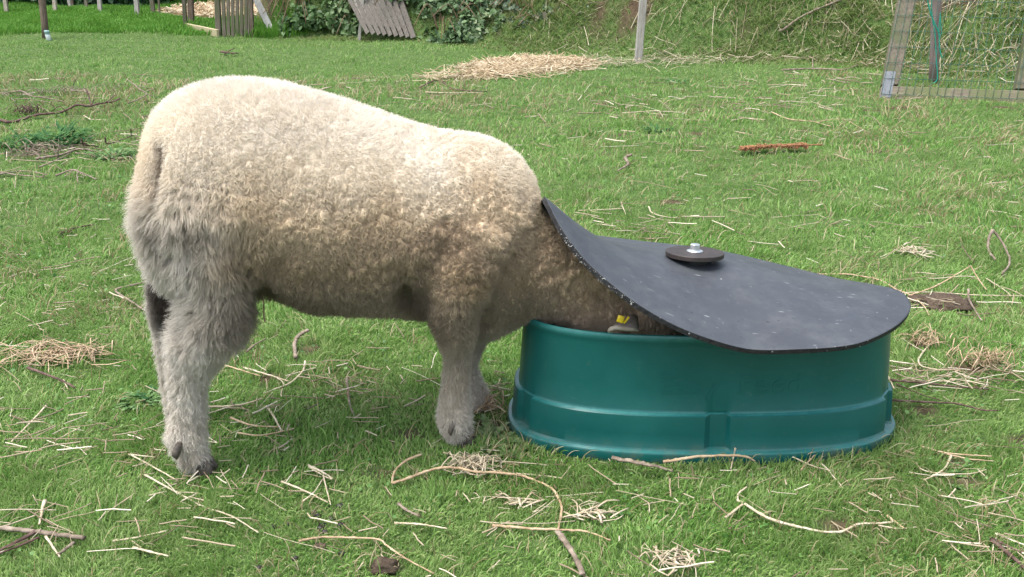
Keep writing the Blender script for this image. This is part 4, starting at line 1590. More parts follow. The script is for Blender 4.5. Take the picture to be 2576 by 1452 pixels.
# timber gate frame and picket panel at the top left
g0, g1 = G(466, 77), G(546, 94)
fr = empty('gate_frame', g0, 'open timber frame with one low yellow-green rail left of the pickets', 'gate frame')
m = MB()
beam(m, g0 + [0, 0, 0.0], g1 + [0, 0, 0.0], 0.072, (0, 0, 1), 0.03)
m.build('bottom_rail', wood_mat('rail_wood', (0.30, 0.26, 0.15), (0.44, 0.39, 0.25), along=(1.5, 14, 14)), fr, smooth=False)
stake((467, 76), (463, 0), g0[1] - 0.0, .036, .04, 1.2, GREENW, 'frame_post', None, part=fr)
stake((482, 70), (479, 0), None, .058, .05, 1.2, DARKW, 'frame_post', None, part=fr)
pp = G(590, 93)
pk = empty('picket_panel', pp, 'narrow upright panel of grey-green pickets beside the open timber frame', 'picket gate')
m = MB()
for i, (x, yb, w, xt) in enumerate(((564, 93, .036, 561), (575, 93, .034, 573), (586, 93.5, .034, 584.5), (596.5, 94, .034, 596), (607, 94, .034, 607), (617.5, 94, .034, 618), (625, 92, .02, 627))):
    b, t = P(x, yb, pp[1]), P(xt, 0, pp[1] + 0.02)
    u = unit(t - b)
    s = unit(np.cross(u, [0, 1.0, 0]))
    m.box(b - s * w / 2, s * w, np.array([0, 0.02, 0]), u * 1.05, 0.004)
m.build('pickets', GREENW, pk, smooth=False)
for (x, xt, w, mt) in ((549, 545, .052, GREENW), (631, 628, .05, DARKW)):
    b, t = P(x, 94, pp[1] + 0.006), P(xt, 0, pp[1] + 0.02)
    u = unit(t - b)
    s = unit(np.cross(u, [0, 1.0, 0]))
    MB().box(b - s * w / 2, s * w, np.array([0, 0.05, 0]), u * 1.12, 0.004).build('end_post', mt, pk, smooth=False)
for h in (0.42, 0.90):
    m = MB()
    m.box(P(552, 93, pp[1] + .024) + [0, 0, h], P(628, 93, pp[1] + .024) - P(552, 93, pp[1] + .024), [0, 0.022, 0], [0, 0, 0.05], 0.003)
    m.build('cross_rail', GREENW, pk, smooth=False)

# white plank leaning
b = G(688, 88)
t = P(644, 0, b[1] + 0.12)
u = unit(t - b)
s = unit(np.cross(u, [0, 1.0, 0]))
m = MB()
m.box(b - s * .032 - u * 0.03, s * .064, np.array([0, 0.022, 0]), u * 1.0, 0.004)
o = m.build('leaning_plank', wood_mat('whitewashed', (0.36, 0.35, 0.33), (0.58, 0.57, 0.54)), base=b, smooth=False)
tag(o, 'whitish plank propped at a slant beside the picket panel', 'plank')

# grey slatted pallet leaning on the brambles
pc = G(980, 92)
pal = empty('slatted_pallet', pc, 'big grey slatted wooden pallet leaning back into the brambles', 'pallet')
m = MB()
N = 9
for i in range(N):
    f = i / (N - 1)
    xb, yb = 925 + f * (1040 - 925), 84 + f * 11
    xt = 880 + f * (1007 - 880)
    D = pc[1] - 0.17 - 0.05 * f
    b, t = P(xb, yb, D), P(xt, 0, D + 0.30)
    u = unit(t - b)
    s = unit(np.cross(u, [0, 1.0, 0]))
    w = 0.040 if i < N - 1 else 0.05
    m.box(b - s * w / 2, s * w, np.array([0, 0.016, 0.0]), u * 1.25, 0.002)
m.build('slats', wood_mat('grey_slats', (0.07, 0.062, 0.052), (0.155, 0.142, 0.122)), pal, smooth=False)
m = MB()
for h in (0.10, 0.17, 0.24, 0.31, 0.38, 0.45, 0.60, 0.8, 1.0):
    a0 = P(921, 82, pc[1] - 0.152)
    a1 = P(1043, 94, pc[1] - 0.20)
    up = unit(P(944, 0, pc[1] + .10) - P(982, 89, pc[1] - .19))
    m.box(a0 + up * h + [0, .012, 0], a1 - a0, [0, 0.014, 0], up * 0.064, 0.002)
m.build('backing_boards', wood_mat('grey_boards', (0.12, 0.11, 0.09), (0.26, 0.245, 0.21), along=(1.5, 14, 14)), pal, smooth=False)

# ---- wire-mesh gate at the right
q0, q1 = G(2212, 249), G(2576, 262)
gate = empty('wire_mesh_gate', q0, 'timber framed gate covered with green wire mesh, leaning on the bank at right', 'gate')
ux = unit(q1 - q0)
up = unit(P(2263, 0, q0[1] + 0.28) - P(2214, 244, q0[1]))
nf = unit(np.cross(ux, up))
if nf[1] < 0:
    nf = -nf
GW = 1.05
rail_h = 0.098
m = MB()
m.box(q0 - up * 0.01, ux * GW, nf * 0.045, up * rail_h, 0.004)
m.build('bottom_rail', RAILW, gate, smooth=False)
for off, nm in ((0.0, 'stile'), (0.80, 'stile')):
    m = MB()
    m.box(q0 + ux * off + up * (rail_h + 0.001), ux * 0.100, nf * 0.07, up * 1.15, 0.004)
    m.build(nm, GREENW, gate, smooth=False)
m = MB()
m.box(q0 + ux * 0.002 - nf * 0.0025 + up * 0.012, ux * 0.066, nf * 0.0022, up * 0.172, 0.0006)
gal = Mat('galvanised', 0.5, 0.5)
gv = gal.coord('Object')
vr = gal.n('ShaderNodeTexVoronoi', feature='F1')
vr.inputs['Scale'].default_value = 48
gal.l(gv, vr.inputs['Vector'])
gal.color(gal.mix(gal.ramp(vr.outputs['Distance'], [(0.16, 1.0), (0.22, 0.0)]), gal.ramp(gal.noise(gv, 40, 4), [(0.3, (0.13, 0.14, 0.15)), (0.7, (0.20, 0.215, 0.23))]), (0.09, 0.09, 0.09)))
gal.b.inputs['Metallic'].default_value = 0.3
m.build('corner_plate', gal.m, gate, smooth=False)
m = MB()
wv = nf * 0.006
k = 0
x = 0.006
while x < GW - 0.01:
    jx = random.uniform(-.003, .003)
    pts = [q0 + ux * (x + jx * s) + up * h - wv + nf * random.uniform(-.002, .002) for s, h in zip((0, 1, -1, 1, 0, 1), (0.030, 0.2, 0.45, 0.7, 0.95, 1.2))]
    m.tube(cr(pts, 3), 0.0014, 5)
    x += 0.0475
for h in (0.030, 0.135, 0.24, 0.345, 0.45, 0.555, 0.66, 0.765, 0.87, 0.975, 1.08, 1.185):
    pts = [q0 + ux * t + up * (h + random.uniform(-.002, .002) + (0.003 * math.sin(t * 130) if h < .05 else 0)) - wv - nf * 0.002 for t in np.linspace(0.002, GW - 0.01, 60)]
    m.tube(pts, 0.0015 if h > .05 else 0.0019, 5)
gm = Mat('green_wire', 0.5, 0.4).color((0.035, 0.10, 0.075))
m.build('wire_mesh', gm.m, gate)

# green twine hanging on the round post
D = G(2347, 211)[1] - 0.05
tw = Mat('green_twine', 0.6, 0.3).color((0.02, 0.36, 0.25))
Z4 = lambda L: [P(2119 + (x) / 4.895, y / 4.895, D) for x, y in L]
m = MB()
m.tube(cr(Z4([(1040, -60), (1060, 60), (1100, 200), (1150, 320), (1190, 420), (1195, 540), (1205, 640), (1230, 720)]), 6), 0.0045, 6, 0.2)
m.tube(cr(Z4([(1100, -60), (1100, 120), (1115, 260), (1140, 400), (1150, 560), (1160, 760), (1170, 900), (1165, 990), (1120, 1025), (1080, 1040)]), 6), 0.0035, 6, 0.2)
m.tube(cr(Z4([(1205, 160), (1210, 260), (1215, 340), (1222, 410), (1195, 430), (1190, 330), (1205, 200)]), 6), 0.003, 6, 0.2)
o = m.build('twine', tw.m)
tag(o, 'bright green baler twine tied round the grey-brown round post', 'twine')


# ------------------------------------------------------------------ leaves: brambles, hedge, weeds
def leaf_mat(name, stops, trans=0.3, spec=0.35, rough=0.5):
    m = Mat(name, rough, spec)
    at = m.n('ShaderNodeAttribute', attribute_name='tone')
    col = m.ramp(at.outputs['Fac'], stops)
    m.color(col)
    tr = m.n('ShaderNodeBsdfTranslucent')
    m.l(col, tr.inputs['Color'])
    mx = m.n('ShaderNodeMixShader')
    mx.inputs[0].default_value = trans
    m.l(m.b.outputs[0], mx.inputs[1])
    m.l(tr.outputs[0], mx.inputs[2])
    m.l(mx.outputs[0], m.t.nodes['Material Output'].inputs[0])
    return m.m


def leaves_mesh(name, c, nrm, size, mat, parent=None, base=None, fold=0.25, wide=0.62, tone=None):
    """pointed folded leaflets centred at c, facing nrm"""
    n = len(c)
    r = rng.standard_normal((n, 3))
    ax = unit(np.cross(nrm, r))
    ay = np.cross(nrm, ax)
    L = size[:, None]
    W = L * wide * 0.5
    lift = nrm * L * fold * 0.3
    pts = np.stack([c - ax * L * 0.5, c - ax * L * 0.12 + ay * W + lift, c - ax * L * 0.12 - ay * W + lift, c + ax * L * 0.18 + ay * W * 0.8 + lift * 0.8, c + ax * L * 0.18 - ay * W * 0.8 + lift * 0.8,
                    c + ax * L * 0.5 - nrm * L * 0.08, c + ax * L * 0.1], 1)
    V = pts.reshape(-1, 3)
    i = np.arange(n)[:, None] * 7
    F = np.concatenate([i + np.array([[0, 1, 6]]), i + np.array([[0, 6, 2]]), i + np.array([[1, 3, 6]]), i + np.array([[3, 5, 6]]), i + np.array([[2, 6, 4]]), i + np.array([[4, 6, 5]])], 0)
    o = mesh_obj(name, V, F.astype(int), mat, parent, base, smooth=True)
    tone = rng.random(n) if tone is None else tone
    at = o.data.attributes.new('tone', 'FLOAT', 'POINT')
    at.data.foreach_set('value', np.repeat(tone, 7).astype(np.float32))
    return o


def bush(name, label, blobs, n, size, stops, stems=26, cat='bramble', dead=0.0):
    c, nn = [], []
    tot = sum(b[3] * b[4] for b in blobs)
    for (x, y, z, rx, rz) in blobs:
        k = int(n * rx * rz / tot)
        d = unit(rng.standard_normal((k, 3)))
        d[:, 2] = np.abs(d[:, 2]) * 1.0 - 0.15
        r = (0.62 + 0.42 * rng.random(k) + 0.20 * vnoise(d * 1.0 + [x, y, z], 3.1, 120))
        q = np.array([x, y, z]) + d * r[:, None] * np.array([rx, rx * 0.8, rz])
        gz = terrain(q[:, 0], q[:, 1])
        ok = (q[:, 2] > gz - 0.01) & (vnoise(q, 5.0, 121) > -0.42)
        c.append(q[ok])
        nn.append(unit(d[ok] + np.array([0, -0.3, 0.7]) + 0.7 * rng.standard_normal((ok.sum(), 3))))
    c, nn = np.concatenate(c), np.concatenate(nn)
    b0 = np.array([blobs[0][0], blobs[0][1], th(blobs[0][0], blobs[0][1])])
    root = empty(name, b0, label, cat)
    tone = np.clip(rng.random(len(c)) * 0.75 + 0.25 * sstep(-0.4, 0.5, vnoise(c, 3.5, 122)), 0, 1)
    leaves_mesh('leaves', c, nn, size * (0.5 + 0.9 * rng.random(len(c))), leaf_mat(name + '_leaf', stops), root, tone=tone)
    m = MB()
    for _ in range(stems):
        x, y, z, rx, rz = blobs[random.randrange(len(blobs))]
        a = random.uniform(0, 6.28)
        p0 = np.array([x + rx * .4 * math.cos(a), y + rx * .3 * math.sin(a), 0])
        p0[2] = th(p0[0], p0[1])
        p1 = p0 + [rx * .5 * math.cos(a), rx * .4 * math.sin(a), rz * random.uniform(.9, 1.3)]
        p2 = p0 + [rx * 1.2 * math.cos(a), rx * .9 * math.sin(a) - 0.1, rz * random.uniform(.1, .6)]
        m.tube(cr([p0, p1, p2], 6), 0.004, 5, 0.1)
    m.build('stems', Mat(name + '_stem', 0.7, 0.3).color((0.13, 0.09, 0.05)).m, root)
    return root


def gb(px, py, dz, rx, rz):
    g = G(px, py)
    return (g[0], g[1] + rx * 0.7, g[2] + dz, rx, rz)


BR = [(0.0, (0.03, 0.065, 0.022)), (0.4, (0.07, 0.14, 0.045)), (0.75, (0.13, 0.22, 0.08)), (1.0, (0.24, 0.31, 0.16))]
BR2 = [(0.0, (0.03, 0.06, 0.025)), (0.4, (0.075, 0.14, 0.05)), (0.75, (0.16, 0.25, 0.11)), (0.93, (0.32, 0.38, 0.22)), (1.0, (0.36, 0.27, 0.12))]
BR3 = [(0.0, (0.04, 0.06, 0.035)), (0.4, (0.08, 0.13, 0.07)), (0.75, (0.17, 0.23, 0.15)), (0.93, (0.30, 0.34, 0.26)), (1.0, (0.24, 0.18, 0.11))]
bush('bramble_bush', 'dark green bramble bush between the white plank and the grey pallet', [gb(735, 92, .05, .17, .26), gb(790, 96, .12, .22, .34), gb(850, 98, .12, .22, .38), gb(900, 98, .04, .17, .20), gb(820, 60, .3, .35, .45)], 5200, 0.055, BR)
bush('bramble_bush', 'pale leaved bramble spreading right of the grey pallet', [gb(1102, 108, .0, .15, .14), gb(1120, 110, .02, .20, .20), gb(1185, 110, .04, .22, .24), gb(1240, 88, .04, .20, .20), gb(1130, 50, .05, .30, .25), gb(1215, 40, .05, .3, .22)], 4300, 0.060, BR2)
bush('bramble_bush', 'grey-green bramble mat high on the bank left of the lone post', [gb(1330, 60, -.03, .22, .14), gb(1400, 40, -.02, .26, .15), gb(1480, 25, -.02, .26, .15), gb(1370, 95, -.05, .16, .10), gb(1300, 20, 0, .3, .2)], 3300, 0.052, BR3)
bush('bramble_bush', 'bramble scrub behind the grey pallet top', [gb(950, 60, .25, .25, .40), gb(1030, 50, .2, .22, .35)], 1800, 0.055, BR)

# hedge beyond the far stakes: a mass of leaves
n = 30000
x = -8.5 + rng.random(n) * 7.8
y = 13.25 + 2.0 * sstep(-4.6, -3.9, x) + rng.random(n) ** 2 * 1.6 + 0.25 * vnoise(np.stack([x, x * 0], 1), 1.2, 130)
z = rng.random(n) ** 1.1 * 2.2
c = np.stack([x, y, z], 1)
k = (vnoise(c, 3.0, 131) > -0.5)
c = c[k]
o = leaves_mesh('hedge', c, unit(rng.standard_normal((len(c), 3)) + [0, -0.8, 0.6]), 0.10 * (0.5 + rng.random(len(c))), leaf_mat('hedge_leaf', [(0, (0.02, 0.06, 0.025)), (0.5, (0.055, 0.13, 0.05)), (0.85, (0.09, 0.18, 0.06)), (1, (0.17, 0.26, 0.11))]), base=(-4, 15.5, 0),
                tone=np.clip(0.7 * rng.random(len(c)) + 0.3 * sstep(-.3, .5, vnoise(c, 1.5, 132)), 0, 1))
tag(o, 'dark green hedge closing the view at the top left', 'hedge', kind='stuff')
# yellow-green seedlings growing through the mulch
n = 900
x = -4.1 + rng.random(n) * 2.4
y = 13.6 + rng.random(n) * 0.8
z = terrain(x, y) + 0.02 + 0.16 * rng.random(n) * sstep(-0.3, 0.4, vnoise(np.stack([x, y], 1), 2.2, 134))
o = leaves_mesh('seedlings', np.stack([x, y, z], 1), unit(rng.standard_normal((n, 3)) + [0, 0, 1.0]), 0.06 * (0.5 + rng.random(n)), leaf_mat('seedling_leaf', [(0, (0.12, 0.22, 0.04)), (1, (0.30, 0.40, 0.12))]), base=(-3, 13.9, 0))
tag(o, 'yellow-green seedlings sprouting through the pale mulch', 'seedlings', kind='stuff')


def toothed_leaf(m, p0, dirv, L, W, droop, lobes=5, lift=0.3):
    """a lobed leaf as a strip curving out from p0"""
    dirv = unit(np.array(dirv, float))
    side = unit(np.cross(dirv, [0, 0, 1.0]))
    N = lobes * 3
    V, F = [], []
    for i in range(N + 1):
        t = i / N
        c = p0 + dirv * L * t + np.array([0, 0, 1.0]) * (lift * L * t - droop * L * t * t)
        env = math.sin(math.pi * min(1, t * 0.93 + 0.07)) ** 0.8
        lob = 0.45 + 0.55 * (1 - (i % 3) / 2.0)
        w = W * env * lob * random.uniform(.85, 1.1)
        f = np.array([0, 0, 1.0]) * w * 0.35
        V += [c + side * w + f, c, c - side * w + f]
    for i in range(N):
        a = i * 3
        F += [(a, a + 1, a + 4, a + 3), (a + 1, a + 2, a + 5, a + 4)]
    m.add(V, F)


def weed(px, py, n, L, W, label, mat, name='weed', cat='weed', up=0.5, spread=0.02, lobes=5):
    g = G(px, py)
    m = MB()
    for i in range(n):
        a = random.uniform(0, 6.28)
        e = up * random.uniform(.3, 1.4)
        p0 = g + np.array([math.cos(a) * spread * random.random(), math.sin(a) * spread * random.random(), 0.0])
        toothed_leaf(m, p0, (math.cos(a), math.sin(a), 0), L * random.uniform(.6, 1.1), W * random.uniform(.8, 1.1), random.uniform(.3, .8) * e, lobes, e)
    o = m.build(name, mat, base=g)
    tag(o, label, cat)
    tn = o.data.attributes.new('tone', 'FLOAT', 'POINT')
    k = len(o.data.vertices)
    tn.data.foreach_set('value', np.repeat(rng.random(k // 9 + 1), 9)[:k].astype(np.float32))
    return o


THI = leaf_mat('thistle_leaf', [(0, (0.07, 0.14, 0.05)), (0.6, (0.13, 0.23, 0.085)), (1, (0.21, 0.31, 0.14))], spec=.08, rough=.8)
NET = leaf_mat('nettle_leaf', [(0, (0.03, 0.085, 0.03)), (0.6, (0.055, 0.14, 0.05)), (1, (0.12, 0.22, 0.07))], spec=.08, rough=.8)
DOC = leaf_mat('dock_leaf', [(0, (0.10, 0.17, 0.05)), (0.6, (0.17, 0.25, 0.09)), (1, (0.26, 0.31, 0.15))])
weed(130, 360, 170, .11, .011, 'dark green nettle clump among the twigs at the left edge', NET, 'nettle_clump', 'weed', .9, .16)
weed(175, 368, 90, .09, .010, 'smaller nettle clump right beside the big dark one', NET, 'nettle_clump', 'weed', .8, .08)
weed(55, 372, 60, .09, .009, 'sparse nettle clump at the far left edge', NET, 'nettle_clump', 'weed', .8, .08)
weed(288, 398, 90, .09, .009, 'bright green thistle just left of the tail of the sheep', THI, 'thistle', 'weed', .8, .07)
weed(352, 1012, 50, .045, .006, 'pale grey-green thistle left of the hind leg', THI, 'thistle', 'weed', .5, .035)
weed(385, 1000, 14, .045, .010, 'small leafy seedling touching the back of the hind leg', NET, 'seedling', 'weed', .6, .02)
weed(1232, 1112, 30, .062, .0105, 'ragged trampled dock between the front hooves and the tub', DOC, 'dock_plant', 'weed', .6, .035)
weed(1300, 1128, 22, .060, .012, 'low dock leaves at the left foot of the tub', DOC, 'dock_plant', 'weed', .35, .02)
weed(1150, 1132, 14, .040, .009, 'low dock leaves under the front hoof', DOC, 'dock_plant', 'weed', .3, .02)
weed(1632, 1162, 7, .036, .010, 'small dock seedling against the front of the tub', DOC, 'dock_plant', 'weed', 1.1, .012)
weed(1655, 330, 34, .07, .009, 'small dark weed in the grass below the straw heap', NET, 'weed', 'weed', .5, .05)
weed(345, 1290, 9, .040, .009, 'pale broad leaf weed lying in the grass, lower left', DOC, 'weed', 'weed', .3, .01)
weed(1690, 208, 40, .07, .010, 'bluish weed patch just right of the straw heap', NET, 'weed', 'weed', .3, .12)
weed(2330, 1190, 16, .05, .006, 'wiry grey-green weed in the grass right of the tub', THI, 'weed', 'weed', .4, .06)

# ------------------------------------------------------------------ stalks, twigs and sticks lying about
STEM = Mat('dry_stem', 0.6, 0.3)
STEM.color(STEM.ramp(STEM.noise(STEM.coord('Object', (1, 1, 1)), 38, 4, 0.7), [(0.25, (0.20, 0.125, 0.07)), (0.5, (0.37, 0.27, 0.165)), (0.75, (0.52, 0.43, 0.30))]))
STEM.bump(STEM.noise(STEM.coord('Object'), 260, 3), 0.4, 0.001)
PSTEM = Mat('pale_stem', 0.55, 0.35)
PSTEM.color(PSTEM.ramp(PSTEM.noise(PSTEM.coord('Object'), 38, 4, 0.7), [(0.25, (0.26, 0.20, 0.12)), (0.5, (0.42, 0.355, 0.245)), (0.75, (0.58, 0.53, 0.42))]))
TWIG = Mat('twig_bark', 0.85, 0.2)
TWIG.color(TWIG.ramp(TWIG.noise(TWIG.coord('Object'), 40, 4, 0.7), [(0.25, (0.075, 0.058, 0.042)), (0.5, (0.18, 0.142, 0.108)), (0.75, (0.34, 0.285, 0.225))]))
TWIG.bump(TWIG.noise(TWIG.coord('Object'), 200, 4), 0.5, 0.001)
DTWIG = Mat('dark_twig_bark', 0.85, 0.2)
DTWIG.color(DTWIG.ramp(DTWIG.noise(DTWIG.coord('Object'), 40, 4, 0.7), [(0.25, (0.035, 0.022, 0.02)), (0.5, (0.09, 0.055, 0.045)), (0.75, (0.17, 0.12, 0.10))]))
SG = 'large stalks and twigs lying on the grass'


def path3(pts, lift, r):
    out = []
    for i, q in enumerate(pts):
        l = lift + (q[2] if len(q) > 2 else 0)
        out.append(G(q[0], q[1], max(l, 0.004) + r))
    return out


def stick(paths, r, mat, label, name='stalk', cat='stalk', lift=0.012, sides=7, taper=0.6, knots=True, flat=0.8):
    m = MB()
    for j, pts in enumerate(paths):
        rr = r if j == 0 else r * 0.6
        if isinstance(pts[0], (int, float)):
            rr, pts = pts[0], pts[1:]
        p = cr(path3(pts, lift, rr), 7)
        p = p + 0.09 * rr * rng.standard_normal(p.shape)
        n = len(p)
        rad = rr * np.linspace(1, taper, n) * (1 + 0.10 * rng.standard_normal(n))
        if knots:
            rad[::7] *= 1.15
        m.tube(p, rad, sides, 0.06, flat)
    o = m.build(name, mat, base=np.array([m.v[0][0][0], m.v[0][0][1], m.v[0][0][2]]))
    tag(o, label, cat, SG)
    return o


stick([[(989, 1215), (1028, 1203), (1066, 1188), (1109, 1177, .01), (1156, 1178, .02), (1195, 1187, .02), (1242, 1189, .012), (1280, 1192, .01), (1319, 1199), (1358, 1213), (1388, 1229), (1403, 1250), (1413, 1277), (1409, 1306), (1403, 1338)]], .0036, STEM, 'long tan stalk arching over the straw tangle in front of the tub')
stick([[(1238, 1322), (1281, 1325), (1339, 1330), (1397, 1332), (1436, 1334), (1483, 1339), (1536, 1360)]], .0032, STEM, 'straight tan stalk lying below the long arched one')
stick([[(751, 1361), (790, 1354), (821, 1351), (890, 1353), (952, 1357), (970, 1370), (985, 1381), (1026, 1408), (1092, 1443)]], .0026, STEM, 'thin tan stalk bent in the middle at the bottom edge, left of centre')
stick([[(1403, 1336), (1416, 1355), (1437, 1384), (1454, 1416), (1466, 1445)]], .0060, TWIG, 'thick strip of grey-brown bark at the bottom centre', 'bark_strip', 'bark', flat=.45, taper=.8)
stick([[(1540, 1151, .012), (1602, 1163, .012), (1650, 1172, .01), (1693, 1184)]], .0066, TWIG, 'thick peeling stalk lying along the foot of the tub', 'bark_strip', 'bark', flat=.5, taper=.6)
stick([[(993, 1316), (1047, 1318), (1085, 1323), (1125, 1330)]], .0024, PSTEM, 'pale straight stalk left of the two tan stalks, bottom centre')
stick([[(1002, 1268), (1026, 1285), (1055, 1299)]], .0036, TWIG, 'short brown stick in front of the long arched stalk')
stick([[(775, 1170), (808, 1186), (837, 1204)], [.002, (778, 1175), (812, 1196), (835, 1206)]], .0028, PSTEM, 'short double pale stalk in front of the belly')
stick([[(708, 1211), (767, 1235), (825, 1264)], [.0018, (760, 1262), (790, 1238), (812, 1205)], [.0018, (812, 1190), (820, 1225), (832, 1270)]], .0023, PSTEM, 'crossed pale stalks right of the hind hoof')
stick([[(1061, 1143), (1022, 1159), (993, 1186), (987, 1213), (990, 1217)]], .0030, STEM, 'hooked brown stalk at the left end of the long arched one')
stick([[(1825, 1302), (1850, 1283), (1871, 1264), (1857, 1260), (1859, 1241), (1879, 1225)]], .0028, PSTEM, 'short forked pale stalk at the left end of the long sagging one')
stick([[(1872, 1266), (1916, 1295), (1960, 1313), (2011, 1326), (2066, 1337), (2118, 1337), (2158, 1319), (2210, 1317), (2246, 1313)], [.002, (2210, 1322), (2260, 1330), (2305, 1326)]], .0034, PSTEM, 'long pale sagging stalk in the grass in front of the tub, lower right')
stick([[(2232, 1298), (2250, 1312), (2275, 1330)]], .0032, STEM, 'short flat straw at the right end of the long sagging stalk')
stick([[(2313, 1122), (2375, 1139), (2430, 1144), (2496, 1148)], [.002, (2380, 1142), (2440, 1155), (2500, 1160)]], .0026, STEM, 'straight tan stalk right of the foot of the tub')
stick([[(2393, 1146), (2379, 1175), (2357, 1192), (2324, 1208)]], .0024, PSTEM, 'curved pale stalk hanging below the straight tan one')
stick([[(2302, 1155), (2316, 1179), (2357, 1190), (2438, 1192), (2482, 1181)]], .0017, PSTEM, 'thin bent pale stalk crossing the curved one')
stick([[(1670, 1162, .008), (1700, 1157, .014), (1768, 1148, .018), (1842, 1146, .018), (1879, 1150, .012), (1898, 1160)]], .0040, STEM, 'arched tan stalk lying against the foot of the tub')
stick([[(1987, 1146), (2044, 1172), (2096, 1186)]], .0020, PSTEM, 'thin pale stalk slanting away from the foot of the tub')
stick([[(2059, 1135), (2040, 1155), (2015, 1181)]], .0022, STEM, 'short tan stalk crossing the thin slanting one by the tub')
stick([[(1850, 1128, .03), (1845, 1150, .01), (1838, 1180)]], .0022, PSTEM, 'short upright straw standing against the foot of the tub')
stick([[(2240, 957), (2323, 963), (2378, 970), (2487, 979)]], .0036, DTWIG, 'dark straight twig behind the right end of the tub', 'twig', 'twig')
stick([[(2240, 1007), (2323, 1011), (2408, 1016), (2470, 1031), (2510, 1033)], [.0018, (2255, 966), (2323, 994), (2385, 1012)]], .0030, DTWIG, 'reddish-brown forked twig below the dark straight one', 'twig', 'twig')
stick([[(2497, 579, .05), (2487, 602, .03), (2487, 630, .01), (2504, 654)], [.006, (2497, 579, .05), (2511, 596, .03), (2528, 623, .01), (2541, 660), (2520, 690)]], .0055, TWIG, 'grey forked twig bent like a tent at the right edge', 'twig', 'twig')
stick([[(2060, 690), (2129, 690), (2160, 694), (2214, 705), (2255, 728), (2289, 742), (2323, 769), (2337, 793)]], .0030, STEM, 'tan stalk curving down past the right tip of the lid')
stick([[(2286, 744), (2357, 718, .02), (2442, 669, .05)], [.0028, (2442, 669, .05), (2460, 700, .02), (2482, 730)]], .0030, STEM, 'tan stalk propped up in a peak right of the lid')
stick([[(2200, 742), (2330, 735), (2445, 742), (2576, 745)], [.002, (2480, 700), (2520, 725), (2545, 745)]], .0026, PSTEM, 'long pale straight stalk behind the molehill at the right edge')
stick([[(2436, 728, .04), (2439, 756, .02), (2470, 807)]], .0036, TWIG, 'short dark stick poking up beside the molehill', 'twig', 'twig')
stick([[(2337, 868), (2313, 899), (2316, 919), (2351, 929), (2408, 931)]], .0026, PSTEM, 'pale stalk curved like a hook right of the tub')
stick([[(2391, 953), (2440, 960), (2487, 970)]], .0026, PSTEM, 'pale stalk lying over the dark straight twig')
stick([[(2496, 1359), (2541, 1396), (2590, 1440)], [.003, (2490, 1352), (2560, 1385), (2600, 1400)]], .0046, DTWIG, 'dark forked twig in the bottom right corner', 'twig', 'twig')
stick([[(-20, 1326), (49, 1333), (115, 1340), (164, 1347), (212, 1353)], [.003, (185, 1365), (160, 1385), (145, 1395)]], .0052, TWIG, 'thick pale brown stick at the left edge near the bottom', 'stick', 'stick', taper=.9)
stick([[(90, 1337), (49, 1360), (-20, 1394)], [.003, (98, 1352), (50, 1372), (-20, 1400)]], .0048, DTWIG, 'reddish stick crossing the thick pale brown stick, bottom left', 'stick', 'stick')
stick([[(113, 1260), (105, 1287), (99, 1319)]], .0036, PSTEM, 'short thick straw above the crossed sticks, bottom left')
stick([[(115, 1350), (135, 1378), (150, 1401)]], .0026, PSTEM, 'short pale straw below the crossed sticks, bottom left')
stick([[(284, 1361), (345, 1352), (421, 1335)]], .0026, PSTEM, 'pale straight stalk rising to the right, lower left')
stick([[(335, 1377), (380, 1389), (424, 1399)]], .0026, PSTEM, 'pale straight stalk sloping down to the right, lower left')
stick([[(365, 1195), (442, 1237), (511, 1274), (581, 1298), (650, 1340)]], .0022, PSTEM, 'very long pale stalk in front of the hind hoof')
stick([[(325, 1142), (381, 1172), (446, 1209)], [.0018, (325, 1142), (350, 1146), (390, 1150)]], .0022, PSTEM, 'pale stalk pointing at the hind hoof from the left')
stick([[(116, 1021), (70, 1070), (28, 1112)]], .0024, PSTEM, 'long pale stalk slanting across the grass at the left edge')
stick([[(543, 912), (605, 931), (654, 946)]], .0026, STEM, 'tan stalk starting at the hind leg under the belly')
stick([[(613, 925), (675, 943), (727, 960)]], .0028, PSTEM, 'pale stalk lying beside the tan one under the belly')
stick([[(768, 908), (762, 933), (729, 964), (688, 979)]], .0028, PSTEM, 'pale stalk curved like a sickle under the belly')
stick([[(522, 1024), (597, 1020), (661, 1003)], [.002, (525, 1040), (570, 1026), (640, 1010)]], .0030, PSTEM, 'pale forked stalk lying right of the hind leg')
stick([[(671, 1022), (690, 1050), (708, 1084)]], .0030, PSTEM, 'short pale stalk sloping steeply under the belly')
stick([[(580, 1051), (634, 1070), (700, 1074)], [.0025, (600, 1090), (660, 1095), (740, 1078)]], .0030, STEM, 'brown crossed stalks in the shade under the belly')
stick([[(776, 830, .02), (750, 846, .01), (741, 867), (743, 900)]], .0058, TWIG, 'thick knobbly grey stick under the belly', 'stick', 'stick', taper=.85)
stick([[(873, 950, .02), (876, 989), (880, 1017), (893, 1050)]], .0032, TWIG, 'upright grey twig left of the front leg', 'twig', 'twig')
stick([[(371, 708), (330, 718), (291, 731), (330, 758), (377, 790)]], .0042, TWIG, 'twig bent in a sharp angle left of the hind legs', 'twig', 'twig')
stick([[(620, 885), (640, 868), (668, 852)]], .0030, TWIG, 'small grey twig right of the hind leg at hock height', 'twig', 'twig')
stick([[(148, 585), (195, 572), (240, 565)], [.0035, (150, 588), (180, 580)]], .0052, DTWIG, 'short dark stick in the grass left of the tail', 'twig', 'twig')
stick([[(70, 925), (110, 940), (150, 955), (190, 975)]], .0042, DTWIG, 'dark twig lying under the straw bundle at left', 'twig', 'twig')
stick([[(1589, 388, .03), (1573, 397, .015), (1580, 413, .01), (1554, 430)]], .0080, TWIG, 'curled grey stick in the grass behind the shoulder', 'twig', 'twig')
